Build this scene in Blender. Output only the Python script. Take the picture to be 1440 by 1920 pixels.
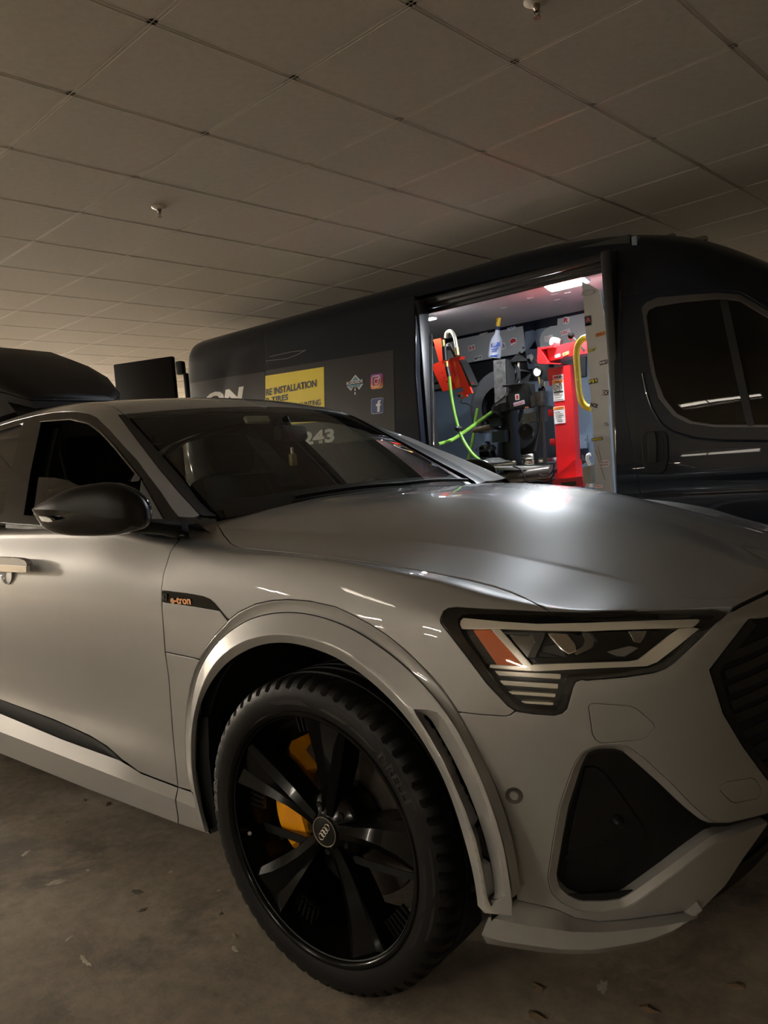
EXPO = 2.8
LED1 = 110.0
LED2 = 110.0
# lamps behind and beside the camera: one is mirrored in the van's window, most row lamps in the car's door and the van's side; the front-most is added unseen to lighten the bumper
LAMP_XY = [(-1.2, -3.7, 2, 2.2), (-8.6, -8.4, 2, 34), (-4.4, -8.4, 2, 34), (-.2, -8.4, 2, 34), (4.0, -8.4, 2, 34), (-6.4, -12.6, 2, 34), (-1.2, -12.6, 2, 34)]
LAMP_LABELS = ['recessed ceiling light mirrored in the van cab window'] + ['recessed ceiling light panel over the aisle beside the car'] * 6
# strip lights that brighten the far end of the garage
PEND = [(-14.6, -5.0), (-14.6, -1.2), (-14.6, 2.6), (-14.6, 6.4)]
PENDW = 400
import bpy, bmesh, math, random
import numpy as np
from mathutils import Vector, Matrix
from mathutils.bvhtree import BVHTree
from mathutils.geometry import delaunay_2d_cdt
random.seed(7)
PI = math.pi
for o in list(bpy.data.objects):
    bpy.data.objects.remove(o)
scene = bpy.context.scene
C = scene.collection

# ------------------------------------------------------------------ camera (solved from the ceiling grid and the front wheel)
F = 1470.0
CAM = np.array([1.3441492, -2.19848957, 1.22095432])
A = np.array([[0.76016279, 0.64466937, -0.08095634],      # right
              [-0.02596886, -0.09435408, -0.99519994],    # down
              [-0.64921348, 0.75861631, -0.05498313]])    # forward
cd = bpy.data.cameras.new('camera')
cd.sensor_fit = 'VERTICAL'; cd.sensor_height = 36.0; cd.lens = F / 1920 * 36.0
cd.clip_start = 0.05; cd.clip_end = 200
cam = bpy.data.objects.new('camera', cd); C.objects.link(cam)
cam.matrix_world = Matrix(((A[0][0], -A[1][0], -A[2][0], CAM[0]), (A[0][1], -A[1][1], -A[2][1], CAM[1]),
                           (A[0][2], -A[1][2], -A[2][2], CAM[2]), (0, 0, 0, 1)))
scene.camera = cam
scene.view_settings.view_transform = 'Standard'; scene.view_settings.look = 'None'
scene.view_settings.gamma = 1.0; scene.view_settings.use_curve_mapping = False
scene.view_settings.exposure = EXPO
w = bpy.data.worlds.new('world'); scene.world = w; w.use_nodes = True
w.node_tree.nodes['Background'].inputs[0].default_value = (0.02, 0.018, 0.015, 1)
w.node_tree.nodes['Background'].inputs[1].default_value = 0.0

def ray(px):                       # photo pixel -> direction
    d = np.array([(px[0] - 720) / F, (px[1] - 960) / F, 1.0]); return d @ A
def on(px, axis, val):             # photo pixel -> point where its ray meets an axis-aligned plane
    d = ray(px); t = (val - CAM[axis]) / d[axis]; return CAM + d * t
def onY(x, y, Y): return on((x, y), 1, Y)
def proj(P):
    q = (np.asarray(P, float) - CAM) @ A.T
    return (q[0] / q[2] * F + 720, q[1] / q[2] * F + 960)

# ------------------------------------------------------------------ materials
MATS = {}
def mat(name, col=(.5, .5, .5), metal=0.0, rough=.5, coat=0.0, bump=0.0, bscale=60, var=0.0, vscale=8, emit=None, estr=0, spec=.5, coat_rough=.03, grain=None):
    if name in MATS: return MATS[name]
    m = bpy.data.materials.new(name); m.use_nodes = True
    nt = m.node_tree; b = nt.nodes['Principled BSDF']
    b.inputs['Base Color'].default_value = (*col, 1); b.inputs['Metallic'].default_value = metal
    b.inputs['Roughness'].default_value = rough; b.inputs['Coat Weight'].default_value = coat
    b.inputs['Coat Roughness'].default_value = coat_rough; b.inputs['Specular IOR Level'].default_value = spec
    if emit:
        b.inputs['Emission Color'].default_value = (*emit, 1); b.inputs['Emission Strength'].default_value = estr
    if var or bump:
        tc = nt.nodes.new('ShaderNodeTexCoord'); src = tc.outputs['Object']
        if grain:
            mp = nt.nodes.new('ShaderNodeMapping'); mp.inputs['Scale'].default_value = grain
            nt.links.new(src, mp.inputs[0]); src = mp.outputs[0]
    if var:
        n = nt.nodes.new('ShaderNodeTexNoise'); n.inputs['Scale'].default_value = vscale; n.inputs['Detail'].default_value = 5
        nt.links.new(src, n.inputs['Vector'])
        r = nt.nodes.new('ShaderNodeValToRGB')
        r.color_ramp.elements[0].position = .3; r.color_ramp.elements[1].position = .7
        r.color_ramp.elements[0].color = (*[c * (1 - var) for c in col], 1)
        r.color_ramp.elements[1].color = (*[min(1, c * (1 + var)) for c in col], 1)
        nt.links.new(n.outputs['Fac'], r.inputs[0]); nt.links.new(r.outputs[0], b.inputs['Base Color'])
    if bump:
        n = nt.nodes.new('ShaderNodeTexNoise'); n.inputs['Scale'].default_value = bscale; n.inputs['Detail'].default_value = 4
        nt.links.new(src, n.inputs['Vector'])
        bp = nt.nodes.new('ShaderNodeBump'); bp.inputs['Strength'].default_value = bump; bp.inputs['Distance'].default_value = .002
        nt.links.new(n.outputs['Fac'], bp.inputs['Height']); nt.links.new(bp.outputs[0], b.inputs['Normal'])
    MATS[name] = m
    return m
def glassmat(name, tint, rough=0.0, ior=1.5, tinted=True):
    if name in MATS: return MATS[name]
    m = bpy.data.materials.new(name); m.use_nodes = True; nt = m.node_tree
    nt.nodes.remove(nt.nodes['Principled BSDF']); out = nt.nodes['Material Output']
    t = nt.nodes.new('ShaderNodeBsdfTransparent'); t.inputs[0].default_value = (*tint, 1)
    g = nt.nodes.new('ShaderNodeBsdfGlossy'); g.inputs['Roughness'].default_value = rough
    f = nt.nodes.new('ShaderNodeFresnel')
    ge = nt.nodes.new('ShaderNodeNewGeometry'); ma = nt.nodes.new('ShaderNodeMath'); ma.operation = 'MULTIPLY_ADD'      # thin sheet: same reflectance from both faces
    ma.inputs[1].default_value = 1 / ior - ior; ma.inputs[2].default_value = ior
    nt.links.new(ge.outputs['Backfacing'], ma.inputs[0]); nt.links.new(ma.outputs[0], f.inputs[0])
    mx = nt.nodes.new('ShaderNodeMixShader')
    nt.links.new(f.outputs[0], mx.inputs[0]); nt.links.new(t.outputs[0], mx.inputs[1]); nt.links.new(g.outputs[0], mx.inputs[2])
    nt.links.new(mx.outputs[0], out.inputs[0]); MATS[name] = m
    return m

# ------------------------------------------------------------------ object helpers
def empty(name, loc=(0, 0, 0), rotz=0):
    o = bpy.data.objects.new(name, None); C.objects.link(o); o.location = loc; o.rotation_euler = (0, 0, rotz)
    o.empty_display_size = .1
    return o
def tag(o, label=None, cat=None, group=None, kind=None):
    if label: o['label'] = label
    if cat: o['category'] = cat
    if group: o['group'] = group
    if kind: o['kind'] = kind
    return o
def link(name, me, m=None, parent=None):
    o = bpy.data.objects.new(name, me); C.objects.link(o)
    if m is not None:
        me.materials.clear(); me.materials.append(m)
    if parent is not None:
        o.parent = parent
        o.matrix_parent_inverse = parent_matrix(parent).inverted()
    return o
def parent_matrix(p):
    m = Matrix.LocRotScale(p.location, p.rotation_euler, p.scale)
    if p.parent is not None: m = parent_matrix(p.parent) @ p.matrix_parent_inverse @ m
    return m
def raw(name, V, Fc, m, parent=None, smooth=False, angle=None, normals=None):
    me = bpy.data.meshes.new(name); me.from_pydata([tuple(map(float, v)) for v in V], [], [tuple(map(int, f)) for f in Fc])
    me.validate(); me.update()
    if smooth or angle is not None or normals is not None:
        me.polygons.foreach_set('use_smooth', [True] * len(me.polygons))
    if angle is not None: me.set_sharp_from_angle(angle=math.radians(angle))
    if normals is not None and len(me.vertices) == len(normals):
        me.normals_split_custom_set_from_vertices([tuple(map(float, n)) for n in normals])
    return link(name, me, m, parent)
class MB:
    """collects simple solids into one mesh"""
    def __init__(s): s.V = []; s.F = []
    def add(s, V, Fc):
        b = len(s.V); s.V += [tuple(v) for v in V]; s.F += [tuple(i + b for i in f) for f in Fc]; return s
    def box(s, c, d, rot=None, bevel=0.0):
        hx, hy, hz = d[0] / 2, d[1] / 2, d[2] / 2
        if bevel > 0:
            bm = bmesh.new(); bmesh.ops.create_cube(bm, size=1)
            for v in bm.verts: v.co = Vector((v.co.x * d[0], v.co.y * d[1], v.co.z * d[2]))
            bmesh.ops.bevel(bm, geom=list(bm.edges), offset=min(bevel, min(d) * .45), segments=2, affect='EDGES', profile=.5)
            bm.verts.ensure_lookup_table()
            V = [v.co.copy() for v in bm.verts]; Fc = [[v.index for v in f.verts] for f in bm.faces]; bm.free()
        else:
            V = [Vector((x, y, z)) for x in (-hx, hx) for y in (-hy, hy) for z in (-hz, hz)]
            Fc = [(0, 1, 3, 2), (4, 6, 7, 5), (0, 4, 5, 1), (2, 3, 7, 6), (0, 2, 6, 4), (1, 5, 7, 3)]
        if rot is not None:
            R = rot if isinstance(rot, Matrix) else Matrix.Rotation(rot, 3, 'Z')
            V = [R @ v for v in V]
        c = Vector(c)
        return s.add([v + c for v in V], Fc)
    def tube(s, pts, r, n=10, cap=True):
        P = [Vector(p) for p in pts]; R = r if isinstance(r, (list, tuple)) else [r] * len(P)
        T = []
        for i in range(len(P)):
            a = P[max(0, i - 1)]; b = P[min(len(P) - 1, i + 1)]; t = (b - a); T.append(t.normalized() if t.length > 1e-9 else Vector((0, 0, 1)))
        up = Vector((0, 0, 1)) if abs(T[0].z) < .9 else Vector((1, 0, 0))
        x = T[0].cross(up).normalized(); V = []; Fc = []
        for i, p in enumerate(P):
            x = (x - T[i] * x.dot(T[i])).normalized(); y = T[i].cross(x)
            for k in range(n):
                a = 2 * PI * k / n; V.append(p + (x * math.cos(a) + y * math.sin(a)) * R[i])
        for i in range(len(P) - 1):
            for k in range(n):
                a = i * n + k; b = i * n + (k + 1) % n; Fc.append((a, b, b + n, a + n))
        if cap:
            Fc.append(tuple(range(n - 1, -1, -1))); Fc.append(tuple((len(P) - 1) * n + k for k in range(n)))
        return s.add(V, Fc)
    def lathe(s, prof, c, axis, n=32, close=False):
        """prof: (radius, height along axis) list"""
        ax = Vector(axis).normalized(); up = Vector((0, 0, 1)) if abs(ax.z) < .9 else Vector((1, 0, 0))
        x = ax.cross(up).normalized(); y = ax.cross(x); c = Vector(c); V = []; Fc = []
        for r, h in prof:
            for k in range(n):
                a = 2 * PI * k / n; V.append(c + ax * h + (x * math.cos(a) + y * math.sin(a)) * r)
        m = len(prof)
        for i in range(m if close else m - 1):
            j = (i + 1) % m
            for k in range(n):
                q = (k + 1) % n; Fc.append((i * n + k, i * n + q, j * n + q, j * n + k))
        return s.add(V, Fc)
    def prism(s, poly, d):
        """poly: list of 3D points, d: extrusion vector"""
        P = [Vector(p) for p in poly]; d = Vector(d); n = len(P)
        V = P + [p + d for p in P]
        Fc = [tuple(range(n)), tuple(range(2 * n - 1, n - 1, -1))] + [(i, i + n, (i + 1) % n + n, (i + 1) % n) for i in range(n)]
        return s.add(V, Fc)
    def build(s, name, m, parent=None, angle=35):
        o = raw(name, s.V, s.F, m, parent)
        bm = bmesh.new(); bm.from_mesh(o.data); bmesh.ops.recalc_face_normals(bm, faces=list(bm.faces)); bm.to_mesh(o.data); bm.free()
        o.data.polygons.foreach_set('use_smooth', [True] * len(o.data.polygons)); o.data.set_sharp_from_angle(angle=math.radians(angle))
        return o
def text(name, s, size, M4, m, parent=None, ext=.0006, bold=0.0, sx=1.0, shear=0.0, align='LEFT'):
    cu = bpy.data.curves.new(name, 'FONT'); cu.body = s; cu.size = size; cu.extrude = ext; cu.offset = bold; cu.shear = shear
    cu.align_x = align; cu.resolution_u = 3
    o = bpy.data.objects.new(name, cu); C.objects.link(o)
    dg = bpy.context.evaluated_depsgraph_get(); me = bpy.data.meshes.new_from_object(o.evaluated_get(dg))
    bpy.data.objects.remove(o); bpy.data.curves.remove(cu)
    me.transform(M4 @ Matrix.Diagonal((sx, 1, 1, 1)))
    return link(name, me, m, parent)
def frame(o, x, y):
    """4x4 with origin o, x axis x, y axis y"""
    x = Vector(x).normalized(); y = Vector(y); y = (y - x * y.dot(x)).normalized(); z = x.cross(y)
    return Matrix(((x.x, y.x, z.x, o[0]), (x.y, y.y, z.y, o[1]), (x.z, y.z, z.z, o[2]), (0, 0, 0, 1)))
def spline(P, n, closed=False):
    """Catmull-Rom through P (k,d) -> n samples per interval"""
    P = np.asarray(P, float); k = len(P); out = []
    for i in range(k if closed else k - 1):
        p0 = P[(i - 1) % k] if closed or i > 0 else 2 * P[0] - P[1]
        p1 = P[i]; p2 = P[(i + 1) % k]
        p3 = P[(i + 2) % k] if closed or i + 2 < k else 2 * P[-1] - P[-2]
        d1 = max(np.linalg.norm(p1 - p0), 1e-6) ** .5; d2 = max(np.linalg.norm(p2 - p1), 1e-6) ** .5; d3 = max(np.linalg.norm(p3 - p2), 1e-6) ** .5
        m1 = (p1 - p0) / d1 - (p2 - p0) / (d1 + d2) + (p2 - p1) / d2
        m2 = (p2 - p1) / d2 - (p3 - p1) / (d2 + d3) + (p3 - p2) / d3
        m1 = m1 * d2; m2 = m2 * d2
        for q in range(n):
            t = q / n; t2 = t * t; t3 = t2 * t
            out.append((2 * t3 - 3 * t2 + 1) * p1 + (t3 - 2 * t2 + t) * m1 + (-2 * t3 + 3 * t2) * p2 + (t3 - t2) * m2)
    if not closed: out.append(P[-1])
    return np.array(out)
def dens(P, step):
    P = np.asarray(P, float); out = []
    for a, b in zip(P[:-1], P[1:]):
        n = max(1, int(math.ceil(np.linalg.norm(b - a) / step)))
        for i in range(n): out.append(a + (b - a) * i / n)
    out.append(P[-1]); return np.array(out)
def inpoly(Q, L):
    """even-odd test, Q (n,2), L list of loops"""
    Q = np.asarray(Q, float); c = np.zeros(len(Q), bool)
    for P in L:
        P = np.asarray(P, float)
        for (x1, y1), (x2, y2) in zip(P, np.roll(P, -1, 0)):
            if y1 == y2: continue
            t = (Q[:, 1] - y1) / (y2 - y1)
            c ^= ((y1 > Q[:, 1]) != (y2 > Q[:, 1])) & (Q[:, 0] < x1 + t * (x2 - x1))
    return c

class Surf:
    """smooth surface through a grid of points; trimmed panels are cut from it in its own (u, v) metric"""
    def __init__(s, ctl, nu=6, nv=6):
        ctl = np.asarray(ctl, float); ku, kv, _ = ctl.shape
        rows = np.array([spline(ctl[i], nv) for i in range(ku)])             # along v
        G = np.array([spline(rows[:, j], nu) for j in range(rows.shape[1])])  # along u
        s.G = G.transpose(1, 0, 2).copy(); s.nu, s.nv = s.G.shape[:2]
        du = np.linalg.norm(np.diff(s.G, axis=0), axis=2); dv = np.linalg.norm(np.diff(s.G, axis=1), axis=2)
        s.U = np.r_[0, np.cumsum(np.percentile(du, 75, axis=1))]; s.Vv = np.r_[0, np.cumsum(np.percentile(dv, 75, axis=0))]
        gu = np.gradient(s.G, axis=0); gv = np.gradient(s.G, axis=1)
        n = np.cross(gu, gv); n /= np.linalg.norm(n, axis=2, keepdims=True) + 1e-12; s.N = n
        fl = s.G.reshape(-1, 3); T = []
        for i in range(s.nu - 1):
            for j in range(s.nv - 1):
                a = i * s.nv + j; T += [(a, a + s.nv, a + s.nv + 1), (a, a + s.nv + 1, a + 1)]
        s.T = T; s.bvh = BVHTree.FromPolygons([tuple(p) for p in fl], T, all_triangles=True)
        s.flip = 1
    def offset(s, d):
        o = Surf.__new__(Surf); o.G = s.G + s.N * d; o.N = s.N; o.U = s.U; o.Vv = s.Vv; o.nu = s.nu; o.nv = s.nv; o.T = s.T; o.flip = s.flip
        o.bvh = BVHTree.FromPolygons([tuple(p) for p in o.G.reshape(-1, 3)], o.T, all_triangles=True)
        return o
    def orient(s, outward):
        """make normals point to the side of the given point-from-surface vector function"""
        if np.mean(np.sum(s.N * (s.G - np.asarray(outward)), axis=2)) < 0: s.N = -s.N; s.flip = -1
        return s
    def _uv(s, idx, P):
        a, b, c = s.T[idx]; fl = s.G.reshape(-1, 3); pa, pb, pc = fl[a], fl[b], fl[c]; P = np.asarray(P)
        v0 = pb - pa; v1 = pc - pa; v2 = P - pa
        d00 = v0 @ v0; d01 = v0 @ v1; d11 = v1 @ v1; d20 = v2 @ v0; d21 = v2 @ v1; den = d00 * d11 - d01 * d01 + 1e-18
        v = (d11 * d20 - d01 * d21) / den; w_ = (d00 * d21 - d01 * d20) / den; u = 1 - v - w_
        def uv(k): return np.array([s.U[k // s.nv], s.Vv[k % s.nv]])
        return u * uv(a) + v * uv(b) + w_ * uv(c)
    def hit(s, px, quiet=False):
        d = ray(px); r = s.bvh.ray_cast(Vector(CAM), Vector(d).normalized())
        if r[0] is None:
            if not quiet: print('MISS', px)
            return None
        return s._uv(r[2], r[0])
    def near(s, P):
        r = s.bvh.find_nearest(Vector(P)); return s._uv(r[2], r[0])
    def _loc(s, uv):
        i = np.clip(np.searchsorted(s.U, uv[0]) - 1, 0, s.nu - 2); j = np.clip(np.searchsorted(s.Vv, uv[1]) - 1, 0, s.nv - 2)
        return i, j, (uv[0] - s.U[i]) / (s.U[i + 1] - s.U[i]), (uv[1] - s.Vv[j]) / (s.Vv[j + 1] - s.Vv[j])
    def at(s, uv, off=0.0):
        i, j, a, b = s._loc(uv)
        p = (1 - a) * (1 - b) * s.G[i, j] + a * (1 - b) * s.G[i + 1, j] + (1 - a) * b * s.G[i, j + 1] + a * b * s.G[i + 1, j + 1]
        n = s.nrm(uv); return p + n * off
    def nrm(s, uv):
        i, j, a, b = s._loc(uv); a = min(max(a, 0), 1); b = min(max(b, 0), 1)
        n = (1 - a) * (1 - b) * s.N[i, j] + a * (1 - b) * s.N[i + 1, j] + (1 - a) * b * s.N[i, j + 1] + a * b * s.N[i + 1, j + 1]
        return n / (np.linalg.norm(n) + 1e-12)
    def loop(s, pxs, step=7):
        out = []
        for p in dens(pxs, step):
            h = s.hit(p)
            if h is not None: out.append(h)
        return np.array(out)
    def panel(s, name, loops, m, parent=None, gap=.0030, off=0.0, edge=.0016, skirt=.012, mirror=True, sub=1, seam=None, mpar=None):
        """trimmed panel; loops: outer then holes, in uv. Edge is rolled over and turned in."""
        L = []
        for li, P in enumerate(loops):
            P = np.asarray(P, float); P = dens(np.vstack([P, P[:1]]), .035); keep = [0]
            for i in range(1, len(P)):
                if np.linalg.norm(P[i] - P[keep[-1]]) > .0015: keep.append(i)
            P = P[keep]
            if np.linalg.norm(P[0] - P[-1]) < .0015: P = P[:-1]
            ar = np.sum(P[:, 0] * np.roll(P[:, 1], -1) - np.roll(P[:, 0], -1) * P[:, 1])
            if (ar < 0) != (li > 0): P = P[::-1]                # outer ccw, holes cw
            t = np.roll(P, -1, 0) - np.roll(P, 1, 0); t /= np.linalg.norm(t, axis=1, keepdims=True) + 1e-12
            out = np.c_[t[:, 1], -t[:, 0]]                      # away from the panel
            fix = np.zeros(len(P), bool)
            if seam is not None: fix = seam(P)
            L.append((P - out * gap * (~fix)[:, None], out, fix))
        rings = [l[0] for l in L]; pts = [Vector(p) for R in rings for p in R]; E = []; b = 0
        for R in rings:
            E += [(b + i, b + (i + 1) % len(R)) for i in range(len(R))]; b += len(R)
        mn = np.min(rings[0], 0); mx = np.max(rings[0], 0)
        def ref(x, lo, hi):
            x = np.r_[x[:-1][:, None] + np.diff(x)[:, None] * np.arange(sub) / sub].ravel() if sub > 1 else x
            return x[(x > lo) & (x < hi)]
        gu = ref(s.U, mn[0], mx[0]); gv = ref(s.Vv, mn[1], mx[1])
        g = np.array([(a, c) for a in gu for c in gv]).reshape(-1, 2)
        if len(g):
            g = g[inpoly(g, rings)]
        if len(g):
            bd = np.array([tuple(p) for p in pts]); md = np.array([np.min(np.sum((bd - q) ** 2, 1)) for q in g]); g = g[md > .004 ** 2]
        pts += [Vector(q) for q in g]
        r = delaunay_2d_cdt(pts, E, [], 0, 1e-7)
        uv = np.array([tuple(v) for v in r[0]]); tris = [tuple(f) for f in r[2]]
        cen = np.array([uv[list(f)].mean(0) for f in tris]); ok = inpoly(cen, rings)
        tris = [f for f, k in zip(tris, ok) if k]
        V = [s.at(q, off) for q in uv]; N = [s.nrm(q) for q in uv]; Fc = []
        for f in tris:
            a_, b_, c_ = uv[list(f)]; ccw = (b_[0] - a_[0]) * (c_[1] - a_[1]) - (b_[1] - a_[1]) * (c_[0] - a_[0]) > 0
            f = f if ccw else f[::-1]
            Fc.append(f if s.flip > 0 else f[::-1])
        orig = {}
        for i, o_ in enumerate(r[3]):
            for k in o_: orig[k] = i
        b = 0
        for (R, out, fix) in L:
            n = len(R); ring = [orig[b + i] for i in range(n)]; b += n; prev = ring
            for q, (de, dz, wn) in enumerate(((.7 * edge, .3 * edge, .75), (edge, edge, 0), (edge, skirt, 0))):
                cur = []
                for i in range(n):
                    uv_ = R[i] + out[i] * de; nn = s.nrm(uv_); p = s.at(uv_, off - dz)
                    o3 = s.at(R[i] + out[i] * .002) - s.at(R[i]); o3 /= np.linalg.norm(o3) + 1e-12
                    nv = nn * wn + o3 * (1 - wn); cur.append(len(V)); V.append(p); N.append(nv / np.linalg.norm(nv))
                for i in range(n):
                    j = (i + 1) % n
                    if fix[i] and fix[j]: continue
                    f = (prev[i], cur[i], cur[j], prev[j]); Fc.append(f if s.flip > 0 else f[::-1])
                prev = cur
        V = np.array(V); N = np.array(N)
        if seam is not None:                                    # close across the car's middle
            k = len(V); V = np.r_[V, V * [1, -1, 1]]; N = np.r_[N, N * [1, -1, 1]]
            Fc = Fc + [tuple(i + k for i in f[::-1]) for f in Fc]
            return raw(name, V, Fc, m, parent, normals=N)
        o = raw(name, V, Fc, m, parent, normals=N)
        s.twin = raw(name, V * [1, -1, 1], [f[::-1] for f in Fc], m, mpar or parent, normals=N * [1, -1, 1]) if mirror else None
        return o
def loft(name, rings, m, parent=None, mirror=False, closed=False, smooth=True, angle=30, cap=False):
    R = np.asarray(rings, float); a, b = R.shape[:2]; V = R.reshape(-1, 3); Fc = []
    for i in range(a - 1):
        for j in range(b if closed else b - 1):
            q = (j + 1) % b; Fc.append((i * b + j, i * b + q, (i + 1) * b + q, (i + 1) * b + j))
    if cap and closed:
        Fc.append(tuple(range(b - 1, -1, -1))); Fc.append(tuple((a - 1) * b + k for k in range(b)))
    def mk(V, Fc):
        o = raw(name, V, Fc, m, parent); bm = bmesh.new(); bm.from_mesh(o.data); bmesh.ops.recalc_face_normals(bm, faces=list(bm.faces)); bm.to_mesh(o.data); bm.free()
        if smooth:
            o.data.polygons.foreach_set('use_smooth', [True] * len(o.data.polygons)); o.data.set_sharp_from_angle(angle=math.radians(angle))
        return o
    o = mk(V, Fc)
    if mirror: mk(V * [1, -1, 1], [f[::-1] for f in Fc])
    return o
def resamp(P, n):
    P = np.asarray(P, float); d = np.r_[0, np.cumsum(np.linalg.norm(np.diff(P, axis=0), axis=1))]
    t = np.linspace(0, d[-1], n); return np.c_[tuple(np.interp(t, d, P[:, k]) for k in range(P.shape[1]))]
# ------------------------------------------------------------------ garage shell
CEIL = 2.758; TH = 0.0587; TILE = .6096
ei = np.array([math.sin(TH) * 0 + math.sin(TH), math.cos(TH), 0]); ej = np.array([-math.cos(TH), math.sin(TH), 0])   # ceiling grid axes
concrete = bpy.data.materials.new('stained_concrete'); concrete.use_nodes = True
nt = concrete.node_tree; b = nt.nodes['Principled BSDF']; N_ = nt.nodes.new; Lk = nt.links.new
tcn = N_('ShaderNodeTexCoord')
def noise(sc, det=6, rough=.6, dist=0):
    n = N_('ShaderNodeTexNoise'); n.inputs['Scale'].default_value = sc; n.inputs['Detail'].default_value = det; n.inputs['Roughness'].default_value = rough; n.inputs['Distortion'].default_value = dist
    Lk(tcn.outputs['Object'], n.inputs['Vector']); return n
def ramp(src, stops):
    r = N_('ShaderNodeValToRGB'); cr = r.color_ramp
    while len(cr.elements) < len(stops): cr.elements.new(.5)
    for e, (p, c) in zip(cr.elements, stops): e.position = p; e.color = (*c, 1)
    Lk(src, r.inputs[0]); return r
def mixc(f, a_, b_, mode='MIX'):
    m = N_('ShaderNodeMixRGB'); m.blend_type = mode
    if hasattr(f, 'default_value') or True:
        if isinstance(f, float): m.inputs[0].default_value = f
        else: Lk(f, m.inputs[0])
    Lk(a_, m.inputs[1]); Lk(b_, m.inputs[2]); return m.outputs[0]
base = ramp(noise(1.3, 9, .66, .25).outputs['Fac'], [(.28, (.14, .115, .084)), (.5, (.25, .207, .155)), (.72, (.36, .31, .24))])
fine = ramp(noise(22, 8, .7).outputs['Fac'], [(.3, (.55, .55, .55)), (.7, (1.2, 1.2, 1.2))])
c1 = mixc(.75, base.outputs[0], fine.outputs[0], 'MULTIPLY')
st_ = ramp(noise(2.3, 9, .72, .35).outputs['Fac'], [(.53, (0, 0, 0)), (.66, (1, 1, 1))])
dk = N_('ShaderNodeRGB'); dk.outputs[0].default_value = (.10, .083, .064, 1)
c2 = mixc(st_.outputs[0], c1, dk.outputs[0])
sc_ = ramp(noise(4.5, 12, .8, .9).outputs['Fac'], [(.655, (0, 0, 0)), (.69, (.9, .9, .9)), (.73, (0, 0, 0))])
lt = N_('ShaderNodeRGB'); lt.outputs[0].default_value = (.46, .42, .36, 1)
c3 = mixc(sc_.outputs[0], c2, lt.outputs[0]); Lk(c3, b.inputs['Base Color'])
b.inputs['Roughness'].default_value = .72
bp = N_('ShaderNodeBump'); bp.inputs['Strength'].default_value = .35; bp.inputs['Distance'].default_value = .004
Lk(noise(35, 8, .7).outputs['Fac'], bp.inputs['Height']); Lk(bp.outputs[0], b.inputs['Normal'])
X0, X1, Y0, Y1 = -17.0, 9.0, -17.0, 9.0
fl_ = MB().box(((X0 + X1) / 2, (Y0 + Y1) / 2, -.05), (X1 - X0, Y1 - Y0, .1)).build('floor', concrete); tag(fl_, 'stained brown concrete garage floor', None, kind='structure')
WALL = mat('painted_wall', (.50, .46, .38), rough=.7, var=.08, vscale=2, bump=.1, bscale=40)
for nm, c_, d_ in (('wall_rear', (X0 - .05, (Y0 + Y1) / 2, 1.4), (.1, Y1 - Y0, 2.9)), ('wall_front', (X1 + .05, (Y0 + Y1) / 2, 1.4), (.1, Y1 - Y0, 2.9)), ('wall_left', ((X0 + X1) / 2, Y1 + .05, 1.4), (X1 - X0, .1, 2.9)), ('wall_right', ((X0 + X1) / 2, Y0 - .05, 1.4), (X1 - X0, .1, 2.9))):
    tag(MB().box(c_, d_).build(nm, WALL), 'plain painted garage wall', None, kind='structure')
# ceiling: dark deck above, grid runners, lay-in tiles
ceil = MB().box(((X0 + X1) / 2, (Y0 + Y1) / 2, CEIL + .13), (X1 - X0, Y1 - Y0, .06)).build('ceiling', mat('deck', (.05, .05, .05), rough=.9)); tag(ceil, kind='structure')
TILEM = mat('ceiling_tile', (.52, .48, .415), rough=.85, bump=.25, bscale=220, var=.05, vscale=30)
GRID = mat('ceiling_grid_metal', (.58, .535, .465), rough=.5)
# grid origin from the photograph: crossing (i=2, j=2) of the solved grid
O2 = on((445, 376), 2, CEIL)
def gp(i, j, z=CEIL): return Vector(O2 + ei * (i - 2) * TILE + ej * (j - 2) * TILE) + Vector((0, 0, z - CEIL))
i0, i1, j0, j1 = -30, 17, -22, 28
inside = lambda p: X0 < p.x < X1 and Y0 < p.y < Y1
RZ = math.atan2(ei[1], ei[0])
tm = MB().box((0, 0, .008), (TILE - .026, TILE - .026, .016)).build('ceiling_tile', TILEM); tme = tm.data; bpy.data.objects.remove(tm)
cells = []
for i in range(i0, i1):
    for j in range(j0, j1):
        c_ = gp(i + .5, j + .5)
        if inside(c_): cells.append((i, j, c_))
def vis(c_):
    q_ = (np.array(c_) - CAM) @ A.T
    if q_[2] < .3: return 1e6 + 1
    x, y = q_[0] / q_[2] * F + 720, q_[1] / q_[2] * F + 960
    return q_[2] if -250 < x < 1690 and -300 < y < 1000 else 1e6
LAMPS = {}
def tile_cell(x, y):
    d = np.array([x, y, CEIL]) - O2; return int(math.floor(2 + d @ ei / TILE)), int(math.floor(2 + d @ ej / TILE))
LAMP_SPEC = []     # (cell i, cell j, length in cells along j, power factor)
for x, y, k, pw in LAMP_XY:
    ci, cj = tile_cell(x, y); LAMP_SPEC.append((ci, cj, k, pw))
    for q_ in range(k): LAMPS[(ci, cj + q_)] = 1
cells = [c_ for c_ in cells if (c_[0], c_[1]) not in LAMPS]
cells.sort(key=lambda c_: vis(c_[2]))
for n_, (i, j, c_) in enumerate(cells[:300]):
    o = link('ceiling_tile', tme, None, ceil); o.location = Vector((c_.x, c_.y, CEIL)) - Vector((0, 0, 0)); o.rotation_euler = (0, 0, RZ)
mb = MB()
for i, j, c_ in cells[300:]: mb.box((c_.x, c_.y, CEIL + .008), (TILE - .026, TILE - .026, .016), RZ)
o = mb.build('ceiling_tile_field', TILEM, ceil); tag(o, kind='stuff')
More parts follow.
